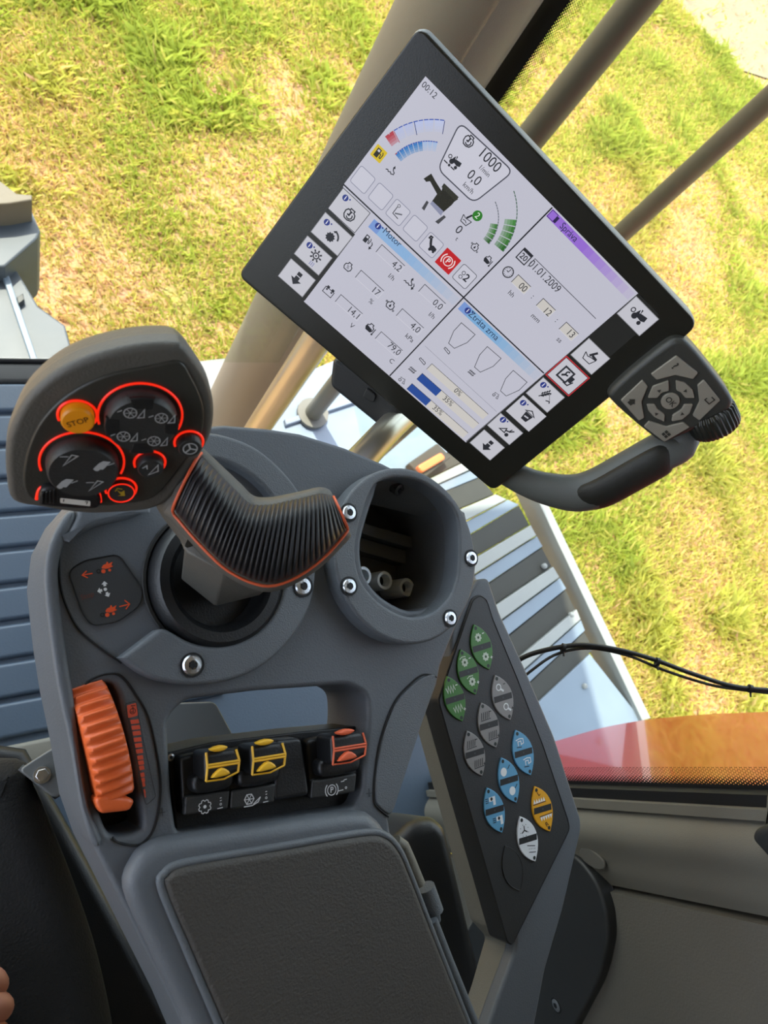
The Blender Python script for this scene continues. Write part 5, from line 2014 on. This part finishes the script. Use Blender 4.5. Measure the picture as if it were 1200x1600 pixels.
value((597, 382), (632.5, 416), '4,2', (620, 416), 'l/h', (612, 433), 'fuelarr', (575, 376))
value((564.5, 422), (600, 455), '17', (587, 455), '%', (580, 471), 'engpct', (544, 417))
value((533, 460), (567, 490), '14,1', (553, 489), 'V', (550, 509), 'battery', (514, 455))
value((664, 444), (697, 474), '0,0', (684, 476), 'l/h', (675, 493), 'sprayarr', (641, 440))
value((629, 482), (663, 512), '4,0', (649, 512), 'kPa', (640, 528), 'engoil', (610, 477))
value((596, 518), (630, 547), '79,0', (616, 545), 'C', (612, 564), 'engtemp', (578, 512))
value((810, 429), (831, 447), '00', (817, 449), 'hh', (799, 459), 'clock', (794, 425), 'cfcbc6')
value((849, 466), (869, 484), '12', (855, 487), 'mm', (837, 497), None, None, 'cfcbc6')
value((885, 503), (905, 521), '13', (891.5, 521), 'ss', (874, 531), None, None, 'cfcbc6')
k = sink()
a, b = Vector(SL(836, 404)), Vector(SL(931.5, 497))
hh = 16 * pxs(D, 836, 404)
k.line([(a.x, a.y - hh), (a.x, a.y), (b.x, a.y)], 0.0005, '33353d', 3)
k.text('01.01.2009', *SL(851, 432), 17 * pxs(D, 851, 432), BK, 4, sx=0.86)
icon(k, 'cal', *SL(819, 401), 11 * pxs(D, 819, 401))
for p in ((832.5, 463), (870, 500)):
    k.text(':', *SL(*p), 13 * m0, BK, 4)
k.build('date_field', scr, SCRINK)

# grain loss panel
for i in range(3):
    k = sink()
    dx, dy = 40.5 * i, 37.2 * i
    k.line([SL(x + dx, y + dy) for x, y in ((721, 504), (742.5, 522.5), (730, 535), (710, 544), (701, 536), (709, 517))], 0.0005, '2a2c33', 3, True)
    icon(k, ('shaker', 'sieve', 'straw')[i], *SL(698.5 + 38.5 * i, 547.5 + 35 * i), 7 * m0)
    k.build('hopper_symbol', scr, SCRINK)
k = sink()
k.line([SL(664, 540), SL(776, 643)], 0.0003, '8a8c98', 3)
k.build('thin_rule', scr, SCRINK)
for i, (tl, trp, bl, pct, tp, ic, ip) in enumerate((((675, 568), (764, 646), (666, 576), '0%', (715.5, 612.5), 'shaker', (660, 564)),
                                                   ((660, 583), (749, 661), (651, 592), '35%', (700, 626.5), 'sieve', (644.5, 578)),
                                                   ((644, 599), (733, 675), (635.5, 607.5), '35%', (684, 641), 'straw', (629, 594)))):
    k = sink()
    a, b, c = Vector(SL(*tl)), Vector(SL(*trp)), Vector(SL(*bl))
    hh = a.y - c.y
    k.poly([(a.x, a.y), (b.x, a.y), (b.x, a.y - hh), (a.x, a.y - hh)], 'd2cec9', 1)
    if i:
        xe = a.x + (b.x - a.x) * 0.335
        k.poly([(a.x, a.y), (xe, a.y), (xe, a.y - hh), (a.x, a.y - hh)], '2c4f9c', 2)
    k.line([(a.x, a.y - hh), (a.x, a.y), (b.x, a.y)], 0.0004, '2a2c33', 3)
    k.text(pct, *SL(*tp), 14 * m0, BK, 4, sx=0.92)
    icon(k, ic, *SL(*ip), 7.5 * m0)
    k.build('loss_bar', scr, SCRINK)

# menu tiles down both sides


def menu_tile(quad_, ic, ip, isz, inf=None, frame=None, edge=None):
    k = sink()
    q = [SL(*p) for p in quad_]
    x0, x1 = (q[0][0] + q[3][0]) / 2, (q[1][0] + q[2][0]) / 2
    yt, yb = (q[0][1] + q[1][1]) / 2, (q[2][1] + q[3][1]) / 2
    if frame:
        o = 0.0012
        k.poly([(x0 - o, yt + o), (x1 + o, yt + o), (x1 + o, yb - o), (x0 - o, yb - o)], frame, 2)
    k.poly([(x0, yt), (x1, yt), (x1, yb), (x0, yb)], 'c9c9d2', 3)
    k.line([(x0, yt), (x1, yt), (x1, yb), (x0, yb)], 0.0005, edge or '8b8c92', 4, True)
    icon(k, ic, *SL(*ip), isz * pxs(D, *ip), BK, 5)
    if inf:
        info(k, *inf, 6)
    k.build('menu_tile', scr, SCRINK)


menu_tile([(537, 295), (579, 332), (555, 363), (511, 325)], 'engine', (547, 335), 12, (540, 309), None, '3a3b3f')
menu_tile([(509, 333), (553, 371), (525, 399), (486, 360)], 'gear', (517, 369), 13, (511, 347))
menu_tile([(481, 369), (519, 402), (498, 431), (460, 395)], 'sun', (493, 401), 12, (484, 383))
menu_tile([(455, 405), (493, 436), (474, 464), (434, 431)], 'arrow', (464, 435), 12)
menu_tile([(757, 671), (788, 699), (766, 719), (734, 691)], 'arrow', (762, 696), 11)
menu_tile([(782, 645), (817, 676), (796, 695), (762, 664)], 'header', (792, 672), 11, (786, 655.5))
menu_tile([(817, 617), (855, 650), (825, 675), (791, 641)], 'bucket', (824, 649), 11, (817.5, 629), None, '3a3b3f')
menu_tile([(849, 590), (882, 620), (856, 644), (821, 614)], 'ear', (855, 619), 11, (849, 601))
menu_tile([(885, 557), (917, 590), (890, 617), (855, 586)], 'term', (886, 587), 13, None, 'c23038', '3a3b3f')
menu_tile([(921, 529), (953, 560), (924, 585), (891, 553)], 'pen', (922, 557), 12)
menu_tile([(995, 463), (1029, 499), (999, 524), (963, 489)], 'combine', (998, 493), 14)

# bracket under the monitor
BF = Frame(D.O - D.N * 0.034, D.N, D.Y)
pplate('mount_block', [(520, 560), (600, 600), (634, 658), (608, 672), (594, 668), (515, 604)], -0.022, 0.004, DARK, BF, mon, 0.004, rnd=0.006)
pplate('release_tab', [(572, 606), (588, 618), (584, 630), (566, 622)], 0.003, 0.007, DARK, BF, mon, 0.001, rnd=0.003)
tube('support_arm', [W(640, 640, .72), W(610, 668, .69), W(560, 722, .63), W(525, 765, .59), W(500, 800, .57)], 0.0135, ALU, mon, 18)

# control pod
PD = Frame(D.hit(1045, 615, 0.004), D.N, D.Y)
pod_px = [(951, 615), (970, 594), (1010, 560), (1045, 534), (1063, 530), (1078, 538), (1110, 575), (1142, 618), (1145, 634), (1134, 645), (1095, 668), (1048, 690), (1034, 692), (1018, 682), (985, 655), (956, 628)]
pod = pplate('control_pod', pod_px, -0.022, 0.006, pmat('pod_dark', '3a3b37', 0.45, grain=0.25), PD, mon, 0.005, sm=3, res=4)
PT = 0.006
KEYM = pmat('pod_key', '8f8b80', 0.4, grain=0.1)
Zc = (1047, 625)
cpx = lambda x, y: (940 + x * 0.2, 500 + y * 0.2)


def pod_key(pts, name, sym=None):
    o_ = plate(name, catmull(PD.locs([cpx(*p) for p in pts], PT + 0.002), 3) if len(pts) > 8 else fillet(PD.locs([cpx(*p) for p in pts], PT + 0.002), 0.0012), PT - 0.002, PT + 0.002, KEYM, PD, pod, 0.0007)
    return o_


pod_key([(385, 425), (585, 280), (755, 415), (715, 465), (575, 432), (430, 470)], 'pod_key')
pod_key([(150, 630), (320, 470), (362, 520), (312, 640), (334, 765), (290, 790)], 'pod_key')
pod_key([(750, 510), (800, 468), (928, 630), (765, 788), (712, 750), (765, 640)], 'pod_key')
pod_key([(330, 835), (370, 792), (510, 835), (640, 800), (690, 840), (490, 955)], 'pod_key')
pod_key([(362, 612), (400, 520), (525, 475), (528, 555), (470, 570), (435, 612)], 'pod_key')
pod_key([(580, 475), (650, 490), (715, 550), (728, 612), (655, 612), (620, 568), (585, 552)], 'pod_key')
pod_key([(352, 660), (415, 660), (440, 700), (495, 740), (490, 798), (410, 760), (365, 710)], 'pod_key')
pod_key([(548, 795), (555, 745), (625, 700), (645, 662), (715, 660), (690, 730), (630, 780)], 'pod_key')
okp = PD.loc(*cpx(538, 636), PT + 0.002)
plate('ok_key', circ(*okp, 68 * .2 * pxs(PD, 1047, 627), 28), PT - 0.002, PT + 0.0022, KEYM, PD, pod, 0.0007)
k = Ink(PD, PT + 0.0026)
e_ = 0.2 * pxs(PD, 1047, 627)
IK = '33322c'
PQ = lambda x, y: PD.loc(*cpx(x, y), PT + 0.0026)
k.text('OK', *PQ(538, 640), 62 * e_, IK, 0, bold=0.015)
k.text('?', *PQ(572, 362), 80 * e_, IK, 0, bold=0.03)
c_ = PQ(845, 625)
k.line([(c_[0] - 26 * e_, c_[1] - 4 * e_), (c_[0] - 26 * e_, c_[1] - 24 * e_), (c_[0] + 24 * e_, c_[1] - 24 * e_), (c_[0] + 24 * e_, c_[1] + 24 * e_), (c_[0] - 10 * e_, c_[1] + 24 * e_)], 9 * e_, IK, 0)
c_ = PQ(235, 640)
k.poly([(c_[0] - 32 * e_, c_[1]), (c_[0], c_[1] + 32 * e_), (c_[0] + 32 * e_, c_[1]), (c_[0] + 20 * e_, c_[1]), (c_[0] + 20 * e_, c_[1] - 26 * e_), (c_[0] - 20 * e_, c_[1] - 26 * e_), (c_[0] - 20 * e_, c_[1])], IK, 0)
c_ = PQ(505, 893)
for a, b in ((-1, 1), (1, 1), (-1, -1), (1, -1)):
    k.rect(c_[0] + a * 15 * e_, c_[1] + b * 14 * e_, 25 * e_, 22 * e_, IK, 0)
for (px_, py_, a) in ((450, 555, 2.36), (655, 555, 0.8), (428, 735, 3.9), (630, 735, 5.5)):
    c_ = PQ(px_, py_)
    a = {2.36: math.pi / 2, 0.8: 0, 3.9: math.pi, 5.5: -math.pi / 2}[a]
    k.poly([(c_[0] + 17 * e_ * math.cos(a + j * 2.094), c_[1] + 17 * e_ * math.sin(a + j * 2.094)) for j in range(3)], IK, 0)
k.build('key_symbols', pod)
# ribbed dial behind the pod
d0, d1 = PD.hit(1095, 645, -0.009), PD.hit(1117, 690, -0.009)
dl = Frame(PD.hit(1112, 652, -0.009), (d1 - d0).normalized(), D.N)
lathe('dial', [(0, 0.013), (0.0165, 0.013), (0.0190, 0.011), (0.0200, 0.007), (0.0200, -0.006), (0.017, -0.009), (0, -0.009)], dl, pmat('dial_dark', '23241f', 0.35), mon, 208, 30, 0.0006)
# curved handle
hp = [((1036, 668), -0.016, .0130), ((1062, 690), -0.012, .0160), ((1030, 708), -0.008, .0175), ((985, 734), -0.006, .0180), ((935, 761), -0.006, .0182), ((900, 770), -0.007, .0175), ((860, 765), -0.010, .0155), ((820, 752), -0.014, .0135), ((770, 725), -0.020, .0125)]
pts = catmull([tuple(PD.hit(*p, h)) + (r,) for p, h, r in hp], 6, False)
hd = tube('handle', [p[:3] for p in pts], [p[3] for p in pts], pmat('handle_grey', '5a5e5c', 0.45, grain=0.3), mon, 24, flat=0.62, up=D.N)
hp2 = [((1040, 716), -0.006, .0150), ((1028, 722), -0.003, .0160), ((985, 746), -0.001, .0162), ((945, 768), -0.001, .0162), ((920, 776), -0.003, .0155), ((908, 777), -0.006, .0140)]
pts = catmull([tuple(PD.hit(*p, h)) + (r,) for p, h, r in hp2], 5, False)
tube('grip_insert', [p[:3] for p in pts], [p[3] for p in pts], pmat('insert_black', '252622', 0.55, grain=0.4), hd, 24, flat=0.62, up=D.N)


# ================================================================== SEAT, BRACKET, HAND
SQ = level(-0.52)
st = thing('operator_seat', 'black cloth operator seat beside the console', 'seat', SQ.w(-0.25, -0.2, -0.4))
cush = SQ.locs([(24, 1184), (52, 1228), (76, 1282), (104, 1350), (132, 1424), (155, 1498), (176, 1590), (200, 1720)])
cush += [(cush[-1][0] + 0.02, -0.40), (0.05, -0.55), (-0.10, -0.60), (-0.36, -0.60), (-0.50, -0.52), (-0.53, -0.25), (-0.50, -0.03), (-0.42, 0.015), (-0.28, 0.024), (-0.14, 0.022), (-0.06, 0.014)]
plate('seat_cushion', catmull(cush, 4), -0.13, 0.0, SEATM, SQ, st, 0.022, 5)
SB2 = level(-0.66)
pplate('seat_base', [(-560, 1080), (40, 1170), (130, 1330), (300, 1640), (330, 1800), (-560, 2000)], -0.48, 0.0, BLACK, SB2, st, 0.01)
sc3 = level(-0.60)
pplate('side_cover', [(500, 1330), (610, 1318), (650, 1280), (682, 1276), (700, 1292), (722, 1380), (745, 1480), (790, 1640), (500, 1700)], -0.25, 0.0, BLACK, sc3, st, 0.012, rnd=0.03)
# bracket with hexagon bolt
BQ = level(-0.50)
br = thing('mounting_bracket', 'grey steel bracket with one hexagon bolt under the console edge', 'bracket', BQ.hit(100, 1210, -0.04))
pplate('bracket_top', [(28, 1203), (60, 1182), (112, 1150), (270, 1098), (336, 1096), (374, 1166), (122, 1226), (86, 1249)], -0.006, 0.0, BRACK, BQ, br, 0.0015, rnd=0.004)
pts_t = [BQ.hit(28, 1203, -0.002), BQ.hit(86, 1249, -0.002), BQ.hit(122, 1226, -0.002), BQ.hit(374, 1166, -0.002)]
bm = bmesh.new()
tp = [bm.verts.new(p) for p in pts_t]
bt = [bm.verts.new(p - Vector((0, 0, dz))) for p, dz in zip(pts_t, (0.012, 0.10, 0.14, 0.14))]
for j in range(3):
    bm.faces.new((tp[j], tp[j + 1], bt[j + 1], bt[j]))
sol = bm_mesh(bm, 'bracket_side')
o = finish('bracket_side', sol, BLACK, br, 30)
md = o.modifiers.new('thick', 'SOLIDIFY')
md.thickness = 0.004
md.offset = -1
bf_ = BQ.at(66, 1211, 0.0)
bo = lathe('washer', [(0, 0.0012), (0.0048, 0.0012), (0.0051, 0.0004), (0.0051, -0.001), (0, -0.001)], bf_, STEEL, br, 28)
plate('bolt_head', circ(0, 0, 0.0038, 6), 0.0012, 0.0050, STEEL, bf_, bo, 0.0006)
pplate('bracket_cutout', catmull([(90, 1190), (100, 1181), (114, 1176), (120, 1196), (108, 1196)], 4), -0.0005, 0.0003, WHITEST, BQ, br)

# hand at the lower left: palm and five fingers as one skinned body
hd_p = thing('person', 'bare hand with pink fingertips resting on the black seat', 'hand', level(-0.519).hit(-60, 1600))


def hand():
    HL = level(-0.500)
    P = lambda x, y, dz=0.0: HL.hit(x, y, -dz) - root_loc(hd_p)
    verts, edges, rad = [], [], []

    def chain(pts, start=None):
        prev = start
        for p, r in pts:
            verts.append(p)
            rad.append(r)
            if prev is not None:
                edges.append((prev, len(verts) - 1))
            prev = len(verts) - 1
        return prev

    wr_ = chain([(P(-330, 1660, -.014) + Vector((-0.20, -0.12, 0.14)), 0.036), (P(-330, 1660, -.014) + Vector((-0.09, -0.05, 0.065)), 0.033), (P(-330, 1660, -.014), 0.027), (P(-240, 1640, -.010), 0.025), (P(-170, 1620, -.006), 0.022)])
    palm = chain([(P(-120, 1600, -.004), 0.020)], wr_)
    for (k1, k2, k3, tip) in (((-75, 1545), (-45, 1528), (-18, 1530), (6, 1548)), ((-72, 1572), (-40, 1570), (-10, 1572), (15, 1579)),
                              ((-75, 1610), (-42, 1618), (-12, 1622), (10, 1622)), ((-82, 1645), (-55, 1658), (-28, 1664), (-8, 1662))):
        chain([(P(*k1, -.002), 0.0105), (P(*k2, -.006), 0.0098), (P(*k3, -.004), 0.0090), (P(*tip, .006), 0.0074)], palm)
    chain([(P(-130, 1540), 0.012), (P(-105, 1505, -.004), 0.0105), (P(-75, 1490, -.004), 0.0085)], palm)
    me = bpy.data.meshes.new('hand')
    me.from_pydata([tuple(v) for v in verts], edges, [])
    o = bpy.data.objects.new('hand', me)
    COL.objects.link(o)
    o.parent = hd_p
    me.materials.append(SKIN)
    md = o.modifiers.new('skin', 'SKIN')
    for sv, r in zip(me.skin_vertices[0].data, rad):
        sv.radius = (r, r)
    me.skin_vertices[0].data[4].use_root = True
    md.use_smooth_shade = True
    s2 = o.modifiers.new('sub', 'SUBSURF')
    s2.levels = 2
    s2.render_levels = 2


hand()
f0 = level(-0.486).hit(-330, 1660)
sv_ = [f0 + Vector((-0.055, -0.03, 0.040)), f0 + Vector((-0.09, -0.05, 0.065)), f0 + Vector((-0.20, -0.12, 0.14)), f0 + Vector((-0.25, -0.20, 0.21)), f0 + Vector((-0.27, -0.30, 0.36))]
tube('sleeve', catmull([tuple(p) for p in sv_], 5, False), [0.038 + 0.0009 * k for k in range(21)], pmat('sleeve_cloth', '1d1f24', 0.9, grain=0.8, grain_scale=500), hd_p, 20)
